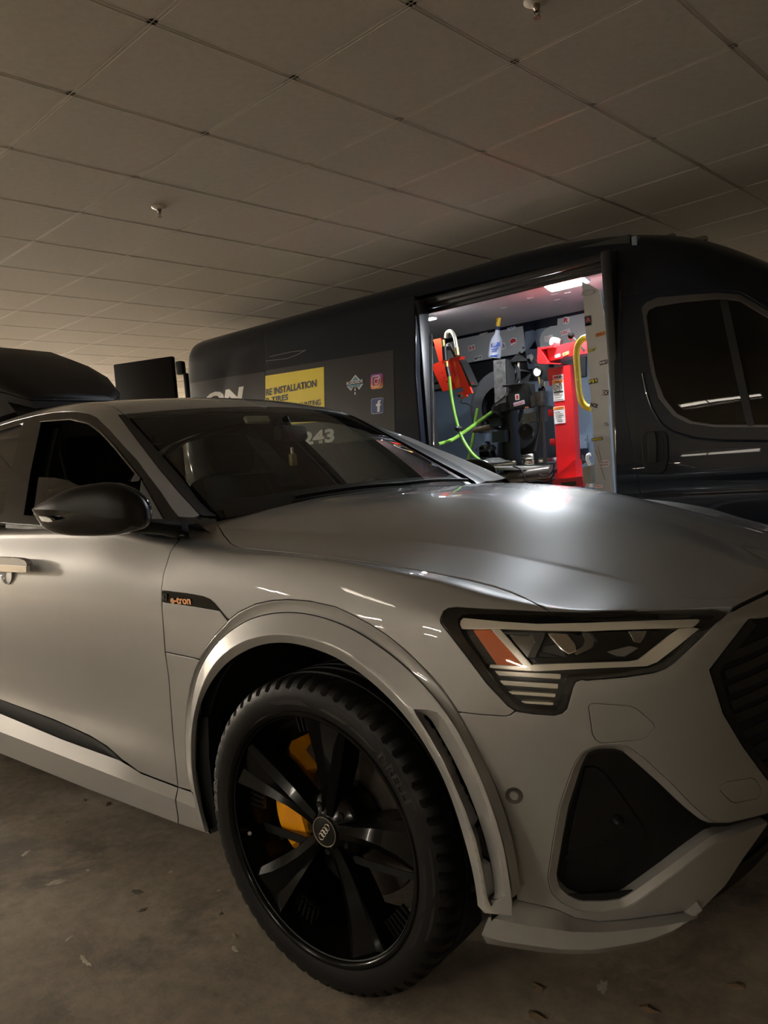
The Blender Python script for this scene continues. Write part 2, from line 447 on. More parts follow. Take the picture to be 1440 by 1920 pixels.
def runner(a_, b_):
    d = (b_ - a_); c_ = (a_ + b_) / 2; r_ = math.atan2(d.y, d.x); m_ = MB()
    m_.box((c_.x, c_.y, CEIL + .0030), (d.length, .030, .003), r_).box((c_.x, c_.y, CEIL + .018), (d.length, .003, .035), r_)
    return m_.build('grid_runner', GRID, ceil)
def clip(a_, b_):
    P = [a_ + (b_ - a_) * t for t in np.linspace(0, 1, 240)]; P = [p for p in P if inside(p)]
    return (P[0], P[-1]) if len(P) > 2 else None
for i in range(i0, i1 + 1):
    c_ = clip(gp(i, j0), gp(i, j1))
    if c_: runner(*c_)
for j in range(j0, j1 + 1):
    c_ = clip(gp(i0, j), gp(i1, j))
    if c_: runner(*c_)
# recessed fluorescent fixtures
BLK0 = mat('wire_black', (.02, .02, .02), rough=.5)
def fixture(ci, cj, k, pw, label, num):
    c_ = gp(ci + .5, cj + k / 2); L_ = k * TILE; r_ = math.atan2(ej[1], ej[0])
    e = empty('ceiling_light_%d_offscreen' % num, (c_.x, c_.y, CEIL), r_); tag(e, label, 'ceiling light', 'recessed ceiling lights')
    M4 = lambda dx, dy, dz: (dx, dy, dz)
    def part(name, mb_, m):
        o = mb_.build(name, m); o.parent = e; return o
    f = MB()
    f.box((0, TILE / 2 - .02, .005), (L_, .04, .03)).box((0, -TILE / 2 + .02, .005), (L_, .04, .03)).box((L_ / 2 - .02, 0, .005), (.04, TILE, .03)).box((-L_ / 2 + .02, 0, .005), (.04, TILE, .03)).box((0, 0, .075), (L_, TILE, .01))
    part('frame', f, mat('fixture_white', (.7, .68, .64), rough=.4))
    em = mat('lamp_emit_%d' % int(pw * 100), (.9, .85, .75), emit=(1.0, .90, .765), estr=pw)
    part('diffuser_%d_offscreen' % num, MB().box((0, 0, .012), (L_ - .10, .16, .012)), em)
for n_, (s_, lb) in enumerate(zip(LAMP_SPEC, LAMP_LABELS)): fixture(*s_, lb, n_ + 1)
# hanging strip lights at the far end of the garage
for n_, (x_, y_) in enumerate(PEND):
    q_ = proj((x_, y_, 2.42)); off_ = '' if 0 < q_[0] < 1440 and 0 < q_[1] < 1920 else '_%d_offscreen' % (n_ + 1)
    e = empty('strip_light' + off_, (x_, y_, 2.42)); tag(e, 'hanging fluorescent strip light at the far end of the garage', 'ceiling light', 'far strip lights')
    for nm, mb_, m in (('housing', MB().box((0, 0, .03), (.12, 1.25, .04), bevel=.008), mat('fixture_white')), ('tube_lamp' + off_, MB().tube([(0, -.6, -.01), (0, .6, -.01)], .02, 12), mat('tube_emit', (.9, .85, .75), emit=(1.0, .90, .765), estr=PENDW)), ('hanger', MB().tube([(0, -.5, .04), (0, -.5, CEIL - 2.42)], .004, 6), BLK0), ('hanger', MB().tube([(0, .5, .04), (0, .5, CEIL - 2.42)], .004, 6), BLK0)):
        o = mb_.build(nm, m); o.parent = e
# sprinklers
def sprinkler(px, label):
    p = on(px, 2, CEIL); e = empty('fire_sprinkler', p); tag(e, label, 'sprinkler', 'ceiling sprinklers')
    WH = mat('sprinkler_white', (.62, .57, .50), rough=.4); BR = mat('sprinkler_metal', (.30, .26, .21), metal=.8, rough=.35)
    def part(name, mb_, m): o = mb_.build(name, m); o.parent = e; return o
    part('escutcheon', MB().lathe([(.0, -.012), (.018, -.012), (.034, -.007), (.042, -.002), (.042, .001)], (0, 0, 0), (0, 0, 1), 28), WH)
    part('body', MB().lathe([(.013, -.010), (.013, -.022), (.009, -.026), (.007, -.034)], (0, 0, 0), (0, 0, 1), 12).tube([(-.009, 0, -.024), (-.011, 0, -.038), (-.003, 0, -.052)], .002, 6).tube([(.009, 0, -.024), (.011, 0, -.038), (.003, 0, -.052)], .002, 6), BR)
    part('deflector', MB().lathe([(0, -.055), (.013, -.056), (.013, -.054), (0, -.052)], (0, 0, 0), (0, 0, 1), 16), BR)
sprinkler((298, 388), 'white fire sprinkler head in the tile above the car roof')
sprinkler((1005, 2), 'white fire sprinkler head in the tile above the car hood')
# ------------------------------------------------------------------ the car's outer surface (right half; x forward, s = distance from the middle plane)
def st(x0, z0, v1, v2, v3, c, prof, v3b=None):
    """one station from the middle line out and down; prof: (inset, z) from the plan contour point c=(x,s,nx,ns)"""
    cx, cs, nx, ns = c; L = [(x0, 0, z0), v1, v2]
    (ax, as_, az), (bx, bs, bz) = v2, v3
    L.append((ax + .12 * (bx - ax), as_ + .12 * (bs - as_), az + .17 * (bz - az)))
    L.append(v3)
    for d, z in prof: L.append((cx - nx * d, cs - ns * d, z))
    return [(p[0], -p[1], p[2]) for p in L]
door = [(.052, 1.095), (.045, 1.075), (.018, 1.0), (.003, .90), (.004, .74), (.026, .59), (.031, .49), (.012, .40), (.045, .26), (.06, .17), (.08, .08)]
def dst(x, s):
    return st(x, 1.13, (x, .35, 1.125), (x, .72, 1.12), (x, .84, 1.112), (x, s, 0, 1), door)
sh = lambda d, zc, p: [(d + .012, zc + .004), (d - .004, zc - .009)] + p
low = [(.002, .80), (.0, .68), (.006, .55), (.02, .45), (.03, .36), (.035, .26), (.05, .17), (.075, .08)]
fro = [(.008, .78), (.0, .68), (.004, .56), (.014, .45), (.03, .36), (.05, .26), (.08, .17), (.11, .08)]
ST = [dst(-3.75, .86), dst(-3.45, .92), dst(-2.95, .955), dst(-2.3, .955), dst(-1.7, .955), dst(-1.2, .955), dst(-.90, .955),
  st(-.65, 1.152, (-.65, .37, 1.140), (-.65, .745, 1.098), (-.65, .83, 1.072), (-.65, .955, 0, 1), [(.062, 1.062), (.05, 1.044), (.02, .97), (.004, .88), (.003, .73), (.018, .58), (.024, .48), (.020, .39), (.04, .26), (.055, .17), (.08, .08)]),
  st(-.40, 1.145, (-.39, .36, 1.133), (-.38, .70, 1.076), (-.37, .812, 1.040), (-.36, .958, 0, 1), sh(.045, 1.030, [(.018, .95)] + low)),
  st(-.12, 1.137, (-.10, .325, 1.124), (-.08, .65, 1.055), (-.06, .812, 1.014), (-.05, .965, 0, 1), sh(.05, 1.020, [(.02, .94)] + low)),
  st(.10, 1.113, (.12, .295, 1.100), (.14, .61, 1.030), (.16, .81, .993), (.18, .965, .03, 1), sh(.06, .998, [(.024, .925)] + low)),
  st(.25, 1.084, (.28, .25, 1.071), (.30, .58, 1.004), (.33, .80, .970), (.36, .948, .16, .98), sh(.07, .967, [(.03, .905)] + fro)),
  st(.36, 1.056, (.40, .21, 1.042), (.42, .56, .979), (.46, .795, .940), (.50, .907, .36, .93), sh(.065, .930, [(.035, .88)] + fro)),
  st(.45, 1.030, (.50, .19, 1.011), (.53, .54, .954), (.58, .765, .910), (.625, .838, .60, .80), sh(.055, .905, [(.034, .86)] + fro)),
  st(.53, 1.003, (.60, .175, .978), (.635, .525, .926), (.685, .69, .897), (.725, .748, .75, .66), sh(.048, .890, [(.032, .845)] + fro)),
  st(.60, .974, (.69, .165, .942), (.735, .51, .895), (.763, .61, .877), (.803, .635, .88, .47), sh(.028, .868, [(.014, .835)] + fro)),
  st(.66, .950, (.765, .15, .911), (.80, .42, .879), (.82, .468, .866), (.858, .48, .95, .31), sh(.022, .858, [(.014, .82)] + fro)),
  st(.70, .938, (.79, .11, .901), (.825, .29, .876), (.85, .295, .862), (.89, .30, .98, .17), sh(.022, .853, [(.014, .83)] + fro)),
  st(.72, .93, (.80, .05, .893), (.84, .10, .875), (.862, .10, .860), (.903, .10, 1, .05), sh(.022, .852, [(.014, .83)] + fro)),
  st(.722, .93, (.801, .0, .893), (.841, .0, .875), (.863, .0, .860), (.905, .0, 1, 0), sh(.022, .852, [(.014, .83)] + fro))]
BODY = Surf(ST, 7, 5).orient((-1.2, 0, .5))

# side glass / pillar surface
def sg(x, z):
    h = z - 1.09; return (x, -(.905 - .47 * h - .26 * h * h) , z)
SIDE = Surf([[sg(x, z) for z in (1.02, 1.09, 1.16, 1.25, 1.35, 1.45, 1.55, 1.66)] for x in np.linspace(-3.7, -.2, 12)], 6, 5).orient((-1.5, 0, 1.2))
# windscreen, pillars and roof
def gst(c, k, e):
    cx, cz = c; kx, ks, kz = k; L = [(cx, 0, cz)]
    for t in (.25, .5, .75, .93): L.append((cx + (kx - cx) * t ** 2, ks * t, cz + (kz - cz) * t ** 2.2))
    L.append(k)
    ex, es, ez = e
    L.append((kx + (ex - kx) * .45, ks + (es - ks) * .5, kz + (ez - kz) * .36)); L.append(e)
    return [(p[0], -p[1], p[2]) for p in L]
GST = [gst((-.45, 1.09), (-.51, .735, 1.065), (-.47, .905, 1.085)), gst((-.525, 1.14), (-.585, .72, 1.112), (-.55, .884, 1.134)),
  gst((-.72, 1.268), (-.80, .682, 1.244), (-.785, .817, 1.26)), gst((-.92, 1.394), (-1.02, .642, 1.376), (-1.01, .754, 1.369)),
  gst((-1.12, 1.513), (-1.235, .602, 1.498), (-1.25, .688, 1.470)), gst((-1.32, 1.572), (-1.39, .575, 1.552), (-1.39, .657, 1.517)),
  gst((-1.62, 1.606), (-1.66, .555, 1.585), (-1.69, .631, 1.553)), gst((-2.1, 1.612), (-2.12, .55, 1.588), (-2.17, .635, 1.549)),
  gst((-2.7, 1.565), (-2.7, .54, 1.54), (-2.7, .645, 1.50)), gst((-3.2, 1.44), (-3.2, .53, 1.41), (-3.2, .68, 1.36)), gst((-3.6, 1.25), (-3.6, .55, 1.22), (-3.6, .78, 1.14))]
GREEN = Surf(GST, 8, 5).orient((-1.8, 0, .6))
# ------------------------------------------------------------------ materials of the car
PAINT = mat('silver_paint', (.272, .266, .257), metal=.25, rough=.42, coat=1.0, coat_rough=.015)
PLASTIC = mat('black_plastic', (.005, .005, .005), rough=.55, spec=.22, bump=.15, bscale=300)
GLOSSBLK = mat('gloss_black', (.003, .003, .003), rough=.12, spec=.3, coat=.55)
SATIN = mat('satin_black', (.005, .005, .0045), rough=.42, spec=.28)
RUBBER = mat('rubber', (.007, .007, .0065), rough=.62, spec=.25, bump=.2, bscale=250)
DARK = mat('black_lining', (.010, .010, .010), rough=.8, spec=.2)
GLASS = glassmat('tinted_glass', (.70, .73, .70)); PRIV = glassmat('privacy_glass', (.035, .035, .033))
LENS = glassmat('clear_lens', (.93, .93, .92), ior=1.45)
CHROME = mat('bright_metal', (.62, .60, .57), metal=1, rough=.16)
DRL = mat('drl_light_guide', (.70, .66, .58), rough=.22, coat=.6, metal=.25)
AMBER = mat('amber_reflector', (.62, .13, .02), rough=.25, coat=.8, bump=.6, bscale=420)
INTER = mat('interior_black', (.008, .008, .008), rough=.75, spec=.2)
PLATEG = mat('grey_trim', (.05, .05, .05), rough=.4)
car = empty('electric_suv', (0, 0, 0))
tag(car, 'silver electric suv with black wheels and lowered front window, parked beside the dark van', 'car')
B_ = BODY
def Bn(x, s, z): return B_.near((x, -s, z))
def cat(*L): return np.vstack([np.atleast_2d(l) for l in L])

# --- pixel outlines read from the photograph
GAPD = [(335.5, 975), (338, 996), (335.5, 1012), (319.5, 1034), (306.7, 1075.5), (302.5, 1107), (303, 1128), (303.5, 1142), (309, 1222), (315.5, 1267), (324, 1380), (333, 1475)]
SHUT = [(1029, 1145.5), (996, 1127.5), (961, 1111.7), (925, 1099.5), (878, 1087.5), (819, 1075.5), (760, 1065.4), (658, 1050), (547, 1037), (463, 1028), (446.7, 1025.8), (432.8, 1019), (419, 1003), (409, 985), (407, 974)]
AFP = [(430, 1163), (447, 1149), (478, 1134), (509, 1127), (540, 1125), (580, 1128), (627, 1138), (660, 1153), (693, 1171), (727, 1193), (760, 1220), (800, 1259), (827, 1289), (848, 1318), (858, 1334)]
FBG = [(858, 1334), (866, 1336), (902, 1340), (947.6, 1343), (956.6, 1340.6), (965.6, 1334)]
HLL = [(965.6, 1332), (953, 1324), (914, 1282.5), (872, 1226), (845, 1191), (827, 1168), (826, 1159.6), (832.5, 1145), (841, 1139.8), (857.5, 1138), (903, 1141), (1029, 1146.5)]
BT = [(303, 1108), (349, 1114), (380, 1119.6), (393.5, 1125), (403, 1133), (411, 1142.5)]
# fender
B_.panel('front_fender', [cat(B_.loop(GAPD[:6]), B_.loop(BT), B_.loop([(411, 1142.5), (426, 1161), (430, 1163)]), B_.loop(AFP), B_.loop(FBG), B_.loop(HLL), B_.loop(SHUT),
                             B_.loop([(400, 971), (374, 968), (363, 970.5), (336, 970.5)]))], PAINT, car)
# badge strip and vent panel
badge = B_.panel('fender_badge', [cat(B_.loop(BT), B_.loop([(405, 1142), (363, 1135), (304, 1127.5)]))], GLOSSBLK, car, gap=.0006, skirt=.006)
AFL = [(430, 1165), (418, 1177), (403, 1192), (391, 1208), (380, 1225), (374, 1236)]
B_.panel('fender_vent_panel', [cat(B_.loop([(304, 1128.5), (363, 1136), (405, 1143), (411, 1144), (426, 1163), (430, 1165)]), B_.loop(AFL), B_.loop([(363, 1233.5), (310, 1222.5), (303.8, 1143)]))], PAINT, car)
AFL2 = [(374, 1238), (365, 1258), (357, 1285), (351, 1320), (348, 1360), (348, 1400), (350, 1440), (355, 1470), (358, 1482)]
B_.panel('rocker_corner', [cat(B_.loop([(310, 1223), (363, 1234), (374, 1238)]), B_.loop(AFL2), B_.loop([(352, 1481), (333.5, 1476), (324.5, 1380), (316, 1267)]))], PAINT, car)
# front door
DLOW = [(333, 1475), (290, 1459), (260, 1447), (240, 1432), (230, 1425.5), (200, 1399), (167, 1379), (100, 1349), (0, 1312)]
dbelt = B_.loop([(4, 974), (75, 979), (180, 988), (281, 996), (337, 999)])
door_r = B_.panel('front_door', [cat(B_.loop(GAPD[1:]), B_.loop(DLOW), Bn(-1.80, .93, .46), Bn(-1.82, .95, .6), Bn(-1.82, .955, .9), Bn(-1.80, .90, 1.09), dbelt)], PAINT, car)
# rear door and quarter (mostly out of frame)
ARC = lambda cx, r, a0, a1: [Bn(cx + r * math.cos(t), .93, .378 + r * math.sin(t)) for t in np.radians(np.arange(a0, a1, (a1 - a0) / 24))]
B_.panel('rear_door', [cat(Bn(-1.81, .9, 1.09), Bn(-1.83, .95, .9), Bn(-1.83, .95, .6), Bn(-1.81, .93, .46), Bn(-2.2, .93, .5), Bn(-2.34, .93, .52), Bn(-2.46, .94, .68), Bn(-2.62, .95, .82), Bn(-2.66, .9, 1.09))], PAINT, car)
B_.panel('rear_quarter', [cat(Bn(-2.67, .9, 1.085), Bn(-2.63, .95, .82), Bn(-2.60, .94, .69), ARC(-2.928, .45, 130, -10), Bn(-3.4, .9, .3), Bn(-3.73, .85, .3), Bn(-3.73, .85, .7), Bn(-3.73, .82, 1.08))], PAINT, car)
# sill strip (black) and lower sill
def px3(L, s): return np.array([onY(x, y, -s) for x, y in L])
def ext(P, x0):                                     # run a side line on to the rear
    d = P[0] - P[1]; t = (x0 - P[0][0]) / d[0]; Q = P[0] + d * t; Q[1] = P[0][1]; Q[2] = P[0][2] + (Q[2] - P[0][2]) * .25
    return np.vstack([Q, P])
S_top = [(0, 1338), (117, 1387), (230, 1428), (262, 1450), (333, 1477)]
S_1 = [(0, 1372), (100, 1411), (200, 1450), (328, 1500)]; S_2 = [(0, 1398), (167, 1466), (333, 1533)]; S_3 = [(0, 1412), (167, 1480), (333, 1543.5)]
rr = [resamp(ext(px3(L, s), -2.42), 30) for L, s in ((S_top, .905), (S_top, .935), (S_1, .962), (S_2, .952), (S_3, .945))]
rr.append(rr[-1] * [1, .86, 1]); loft('side_sill', rr, PAINT, car, mirror=True, angle=12)
rr = [resamp(px3(L, s), 6) for L, s in (([(334.5, 1477), (360, 1486)], .935), ([(330, 1500.5), (372, 1518)], .962), ([(335, 1534), (386, 1555)], .952), ([(335, 1544), (394, 1564)], .945))]
rr.append(rr[-1] * [1, .86, 1]); loft('sill_end_piece', rr, PAINT, car, mirror=True, angle=12)
st_u = resamp(ext(px3([(0, 1312), (100, 1350), (167, 1380), (200, 1400), (230, 1427)], .93), -2.40), 26); st_l = resamp(ext(px3([(0, 1338), (117, 1387), (230, 1428)], .93), -2.40), 26)
loft('sill_trim_strip', [st_u * [1, .985, 1], st_u, st_u * .65 + st_l * .35 + [0, -.004, 0], st_u * .35 + st_l * .65 + [0, -.004, 0], st_l, st_l * [1, .985, 1]], PLASTIC, car, mirror=True, angle=25)

# --- wheel arch: flare of the body, trim ring with its slot
WC = (0.0, .3776)
AOP = [(372, 1510), (368, 1495), (362, 1460), (358, 1420), (356, 1380), (357, 1340), (362, 1300), (371, 1262), (385, 1235), (399, 1215), (415, 1197), (440.4, 1177), (461, 1164), (488, 1154), (519.6, 1148.8), (551, 1147.7), (580, 1151), (604, 1157), (638, 1169), (671, 1184), (704, 1207), (738, 1230), (771, 1260), (804, 1293), (827, 1322), (849, 1351), (866, 1381), (892, 1435), (911.5, 1482), (928, 1527), (945, 1582), (953, 1632), (962, 1687)]
ACP = [(383, 1556), (376, 1527), (364, 1480), (359, 1440), (357.5, 1400), (359, 1365), (365, 1333), (372, 1307), (384, 1274), (405, 1240), (421.7, 1224), (447, 1207), (478, 1195.6), (519.6, 1190), (551, 1192.5), (580, 1198), (627, 1214), (660, 1234), (693, 1259), (727, 1289), (760, 1324), (782, 1351), (804, 1387), (834, 1439), (850, 1473), (866, 1517), (879, 1560), (894, 1620), (905, 1680), (911, 1718)]
AIP = [(395, 1563), (387, 1540), (375, 1493), (367, 1440), (367, 1390), (370, 1353), (377, 1320), (397, 1279), (426, 1244.6), (457, 1224), (488, 1211), (519.6, 1206.5), (551, 1208), (593, 1220), (627, 1233), (660, 1253), (693, 1278), (727, 1309), (749, 1333), (776, 1367), (803, 1410), (827, 1453), (843, 1493), (857, 1535), (870, 1578), (884.6, 1634.6), (893, 1682.5), (897, 1715)]
def polar(P): return np.degrees(np.arctan2(P[:, 2] - WC[1], P[:, 0] - WC[0])), np.hypot(P[:, 0] - WC[0], P[:, 2] - WC[1])
def ringp(L, s, ang):
    P = px3(L, s); a, r = polar(P); a = np.where(a < -90, a + 360, a); o = np.argsort(a); rr_ = np.interp(ang, a[o], r[o])
    k = np.exp(-np.linspace(-2, 2, 9) ** 2); rr_ = np.convolve(np.pad(rr_, 4, 'edge'), k / k.sum(), 'valid')
    return np.c_[np.cos(np.radians(ang)) * rr_, np.full(len(ang), -s), np.sin(np.radians(ang)) * rr_ + WC[1]]
ANG = np.linspace(193, -4.5, 80)
rI, rC_, rO = ringp(AIP, .972, ANG), ringp(ACP, .985, ANG), ringp(AOP, .957, ANG)
rows = np.array([rI * .35 + rC_ * .65 if False else rI, rI * .72 + rC_ * .28, rC_ * .97 + rI * .03, rC_ * .96 + rO * .04, rC_ * .75 + rO * .25, rC_ * .5 + rO * .5, rC_ * .25 + rO * .75, rO]).transpose(1, 0, 2)
TRIM = Surf(rows, 1, 4).orient((0, 0, .38))
if np.mean(TRIM.N[:, :, 1]) > 0: TRIM.N = -TRIM.N; TRIM.flip = -TRIM.flip
SLOT = [(783, 1335), (794, 1337), (807, 1347), (827, 1381), (848, 1419), (874, 1473), (893, 1522), (909.6, 1572), (922, 1624), (928, 1670), (927, 1682.5), (922, 1690), (918, 1684.6), (909.6, 1634.6), (897, 1574), (878, 1520), (864.6, 1488), (837.5, 1426), (812, 1381), (783, 1340)]
SURR = [(775, 1329), (799.6, 1330), (819, 1335), (834, 1352), (866, 1408), (890, 1453), (913, 1511), (924, 1553), (936.7, 1599), (947, 1666), (947, 1680), (921, 1701), (914, 1688), (905, 1636), (892, 1577), (873, 1523), (859, 1490), (832, 1430), (806, 1383), (778, 1338)]
e_ = .003
TO = cat([(TRIM.U[i], TRIM.Vv[0] + e_) for i in range(len(TRIM.U))], [(TRIM.U[i], TRIM.Vv[-1] - e_) for i in range(len(TRIM.U) - 1, -1, -1)])
TO[:, 0] = np.clip(TO[:, 0], .002, TRIM.U[-1] - .002)
hs = TRIM.loop(SURR + SURR[:1], 6)
TRIM.panel('wheel_arch_trim', [TO, hs], PAINT, car, gap=.0005, skirt=.03)
T2 = TRIM.offset(-.016); hs2 = T2.loop(SLOT + SLOT[:1], 6); n_ = 60
loft('arch_slot_bezel', [[TRIM.at(q, -.001) for q in resamp(hs, n_)], [T2.at(q) for q in resamp(hs2, n_)], [T2.at(q, -.02) for q in resamp(hs2, n_)]], PAINT, car, mirror=True, angle=60)
T2.panel('arch_slot_mesh', [hs2], PLASTIC, car, gap=-.0005, off=-.017, skirt=.002)
# body flare between fender skin and trim ring
angf = np.linspace(176, 8, 73)
fl_px = AFL2[::-1] + AFL[::-1] + AFP + [(868, 1352), (888, 1390), (905, 1425), (922, 1466), (938, 1510), (948, 1550), (958, 1600), (964, 1640), (968, 1688)]
P = np.array([B_.at(h) for h in B_.loop(fl_px, 6)]); a, r = polar(P); a = np.where(a < -90, a + 360, a); o_ = np.argsort(a)
angf = np.linspace(min(a.max(), 187), max(a.min(), -1), 79)
fl = np.c_[np.interp(angf, a[o_], P[o_, 0]), np.interp(angf, a[o_], P[o_, 1]), np.interp(angf, a[o_], P[o_, 2])]
fo = ringp(AOP, .950, angf)
loft('arch_flare', [fl + [0, .006, 0], fl, fl * .9 + fo * .1 + [0, -.0015, 0], fl * .5 + fo * .5 + [0, .001, 0], fo, fo + [0, .03, 0]], PAINT, car, mirror=True, angle=25)

# --- bumper
HLB = [(968, 1334), (997, 1338.7), (1039, 1342), (1053, 1338.7), (1062.5, 1330), (1074, 1289), (1079, 1279), (1091, 1274), (1100, 1275.7), (1171, 1270), (1227.5, 1261.6), (1247, 1254.5), (1266, 1242.7), (1313, 1200), (1363, 1149)]
GRI = [(1404.6, 1160), (1331, 1256), (1357, 1338.5), (1394, 1400), (1440, 1462.5)]
LIPT = [(962, 1687), (1028, 1702), (1043, 1706), (1076, 1721), (1122, 1729), (1183, 1724), (1260, 1713.6), (1316, 1704)]
AFB = fl_px[::-1]; AFB = [(968, 1688), (964, 1640), (958, 1600), (948, 1550), (938, 1510), (922, 1466), (905, 1425), (888, 1390), (868, 1352), (859, 1337)]
ITK = [(1046, 1661), (1044, 1646), (1055, 1581.7), (1067, 1517.5), (1092, 1441), (1104, 1416.7), (1122, 1409), (1153, 1407.5), (1171, 1412), (1198.6, 1435), (1244, 1474.7), (1290, 1517.5), (1321, 1542), (1339, 1549.6), (1366.6, 1548), (1440, 1526.7)]
ITK2 = [(1440, 1540), (1388, 1558.7), (1345, 1572.5), (1305.5, 1600), (1259.7, 1633.6), (1214, 1665.7), (1183, 1687), (1168, 1694.7), (1137.5, 1699), (1091.7, 1699), (1067, 1688.6), (1050, 1673)]
WASH = [(1104.7, 1326), (1107, 1321), (1114, 1319.6), (1180, 1324), (1194.5, 1330), (1225, 1357), (1227.5, 1364.5), (1213, 1382), (1199, 1387), (1128, 1393), (1117.7, 1387), (1112, 1376)]
TOWC = [(1351, 1474.7), (1363.6, 1467), (1409.5, 1460), (1417, 1462.5), (1427.8, 1481), (1426, 1490), (1420, 1497.6), (1379, 1505), (1371, 1502), (1351, 1482)]
lpx = lambda L: B_.loop(L + L[:1])
low_r = B_.loop([(1397, 1606), (1360.5, 1661), (1318, 1704)])
front_bot = [Bn(.86, .36, .46), Bn(.865, .30, .455)]
itk_end = Bn(.87, .30, .405)
itk_u = resamp(cat(B_.loop(ITK[::-1]), B_.loop(ITK2[::-1]))[::-1], 150)           # opening edge, from the middle round the corner and back
itk_u = resamp(cat(B_.loop(ITK2[::-1])[::-1][:0] if False else cat(B_.loop(ITK[::-1]), B_.loop(ITK2[::-1]))), 150)
t_ = np.gradient(itk_u, axis=0); t_ /= np.linalg.norm(t_, axis=1, keepdims=True); nn_ = np.c_[t_[:, 1], -t_[:, 0]]
cen_ = itk_u.mean(0)
if np.mean(np.sum(nn_ * (itk_u - cen_), 1)) < 0: nn_ = -nn_
kk_ = np.exp(-np.linspace(-2, 2, 21) ** 2); kk_ /= kk_.sum()
nn_ = np.c_[np.convolve(np.pad(nn_[:, 0], 10, 'edge'), kk_, 'valid'), np.convolve(np.pad(nn_[:, 1], 10, 'edge'), kk_, 'valid')]
wd_ = .018 * np.clip(np.minimum(np.arange(150), np.arange(150)[::-1]) / 45, .12, 1)
itk_o = (itk_u + nn_ * wd_[:, None])[::-1]
up = cat(B_.loop(FBG[1:]), B_.loop(HLB), B_.loop([(1378.6, 1143.7), (1440, 1114)]), Bn(.86, .20, .848), Bn(.868, .0, .848), Bn(.872, 0, .80), Bn(.868, .22, .80), B_.loop(GRI), Bn(.872, .36, .47),
         itk_o[::-1], B_.loop([(1440, 1546), (1397, 1606)]), low_r, B_.loop(LIPT[::-1]), B_.loop(AFB))
bump_o = B_.panel('front_bumper', [up, lpx(WASH), lpx(TOWC)], PAINT, car); bump_m = B_.twin
B_.panel('washer_cover', [lpx(WASH)], PAINT, bump_o, gap=.0012, mpar=bump_m); B_.panel('tow_hook_cover', [lpx(TOWC)], PAINT, bump_o, gap=.001, mpar=bump_m)
ou_ = itk_o[::-1]
loft('intake_bevel', [[B_.at(q_, -.004) for q_ in ou_ + nn_ * .002], [B_.at(q_, -.0008) for q_ in ou_], [B_.at(a_ * .9 + b_ * .1, -.001) for a_, b_ in zip(ou_, itk_u)], [B_.at(q_, -.013) for q_ in itk_u], [B_.at(q_, -.04) for q_ in itk_u]], PAINT, car, mirror=True, angle=20)
# corner intake insert with its inner duct
Bi = B_.offset(-.035)
itk_loop = cat(B_.loop(ITK), Bn(.87, .30, .43), itk_end, B_.loop(ITK2))
Bi.panel('intake_insert', [itk_loop], PLASTIC, car, gap=-.03, skirt=.01)
Bj = B_.offset(-.028)
DUCT = [(1098, 1440), (1118, 1440), (1135, 1452), (1170, 1500), (1205, 1550), (1213, 1575), (1205, 1592), (1150, 1632), (1128, 1641), (1090, 1642), (1062, 1632), (1068, 1570)]
Bj.panel('intake_duct_cover', [Bj.loop(DUCT + DUCT[:1])], PLASTIC, car, gap=.001, skirt=.02)
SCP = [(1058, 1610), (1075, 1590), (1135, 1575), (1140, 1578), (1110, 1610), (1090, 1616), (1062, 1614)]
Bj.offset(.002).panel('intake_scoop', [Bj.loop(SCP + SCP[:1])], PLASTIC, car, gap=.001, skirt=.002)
q = Bj.hit((1157, 1538)); p_ = Bj.at(q, .006); n3 = Bj.nrm(q)
MB().lathe([(0, .012), (.006, .012), (.009, .008), (.012, 0), (.013, -.01)], p_, n3, 20).build('corner_radar_sensor', SATIN, car)
# parking sensor
q = B_.hit((964, 1492)); p_ = B_.at(q); n3 = B_.nrm(q)
MB().lathe([(0, .0025), (.0078, .0025), (.0092, .0012), (.0096, .0002)], p_, n3, 28).build('parking_sensor', PAINT, bump_o)
MB().lathe([(.0096, .0003), (.0105, .0004), (.0150, .0012), (.0168, .0016), (.0176, .0004)], p_, n3, 28).build('sensor_bezel', mat('sensor_ring', (.10, .095, .09), metal=.6, rough=.3), bump_o)
# grille
gl = cat(B_.loop(GRI[::-1]), Bn(.868, .225, .798), Bn(.872, 0, .798), Bn(.86, 0, .40), Bn(.865, .30, .40), Bn(.868, .30, .46), Bn(.872, .36, .47))
Bg = B_.offset(-.02); Bg.panel('grille_backing', [gl], PLASTIC, car, gap=-.004, skirt=.02)
fr_ = B_.loop([(1404.6, 1160), (1331, 1256), (1357, 1338.5), (1394, 1400), (1440, 1462.5)], 20); fi = B_.loop([(1415, 1172), (1345, 1259), (1370, 1337), (1408, 1402), (1447, 1455)], 20)
n_ = 40; ra, rb = resamp(fr_, n_), resamp(fi, n_)
loft('grille_frame', [[Bg.at(q_) for q_ in ra], [B_.at(q_, .002) for q_ in ra], [B_.at(q_, .004) for q_ in rb], [Bg.at(q_) for q_ in rb]], SATIN, car, mirror=True)
for k in range(9):
    y0 = 1236 + 30 * k
    x0 = 1352 + (k * 7 if k < 4 else 21 + (k - 4) * 20)
    a = B_.hit((x0, y0), True)
    if a is None: continue
    zz = B_.at(a)[2]; S_ = np.linspace(-B_.at(a)[1], 0, 12)
    up_, dn_ = [B_.at(Bn(.87, s_, zz + .009), -.012) for s_ in S_], [B_.at(Bn(.87, s_, zz - .009), -.008) for s_ in S_]
    loft('grille_slat', [[p + np.array([-.012, 0, 0]) for p in up_], up_, dn_, [p + np.array([-.012, 0, 0]) for p in dn_]], SATIN, car, mirror=True)
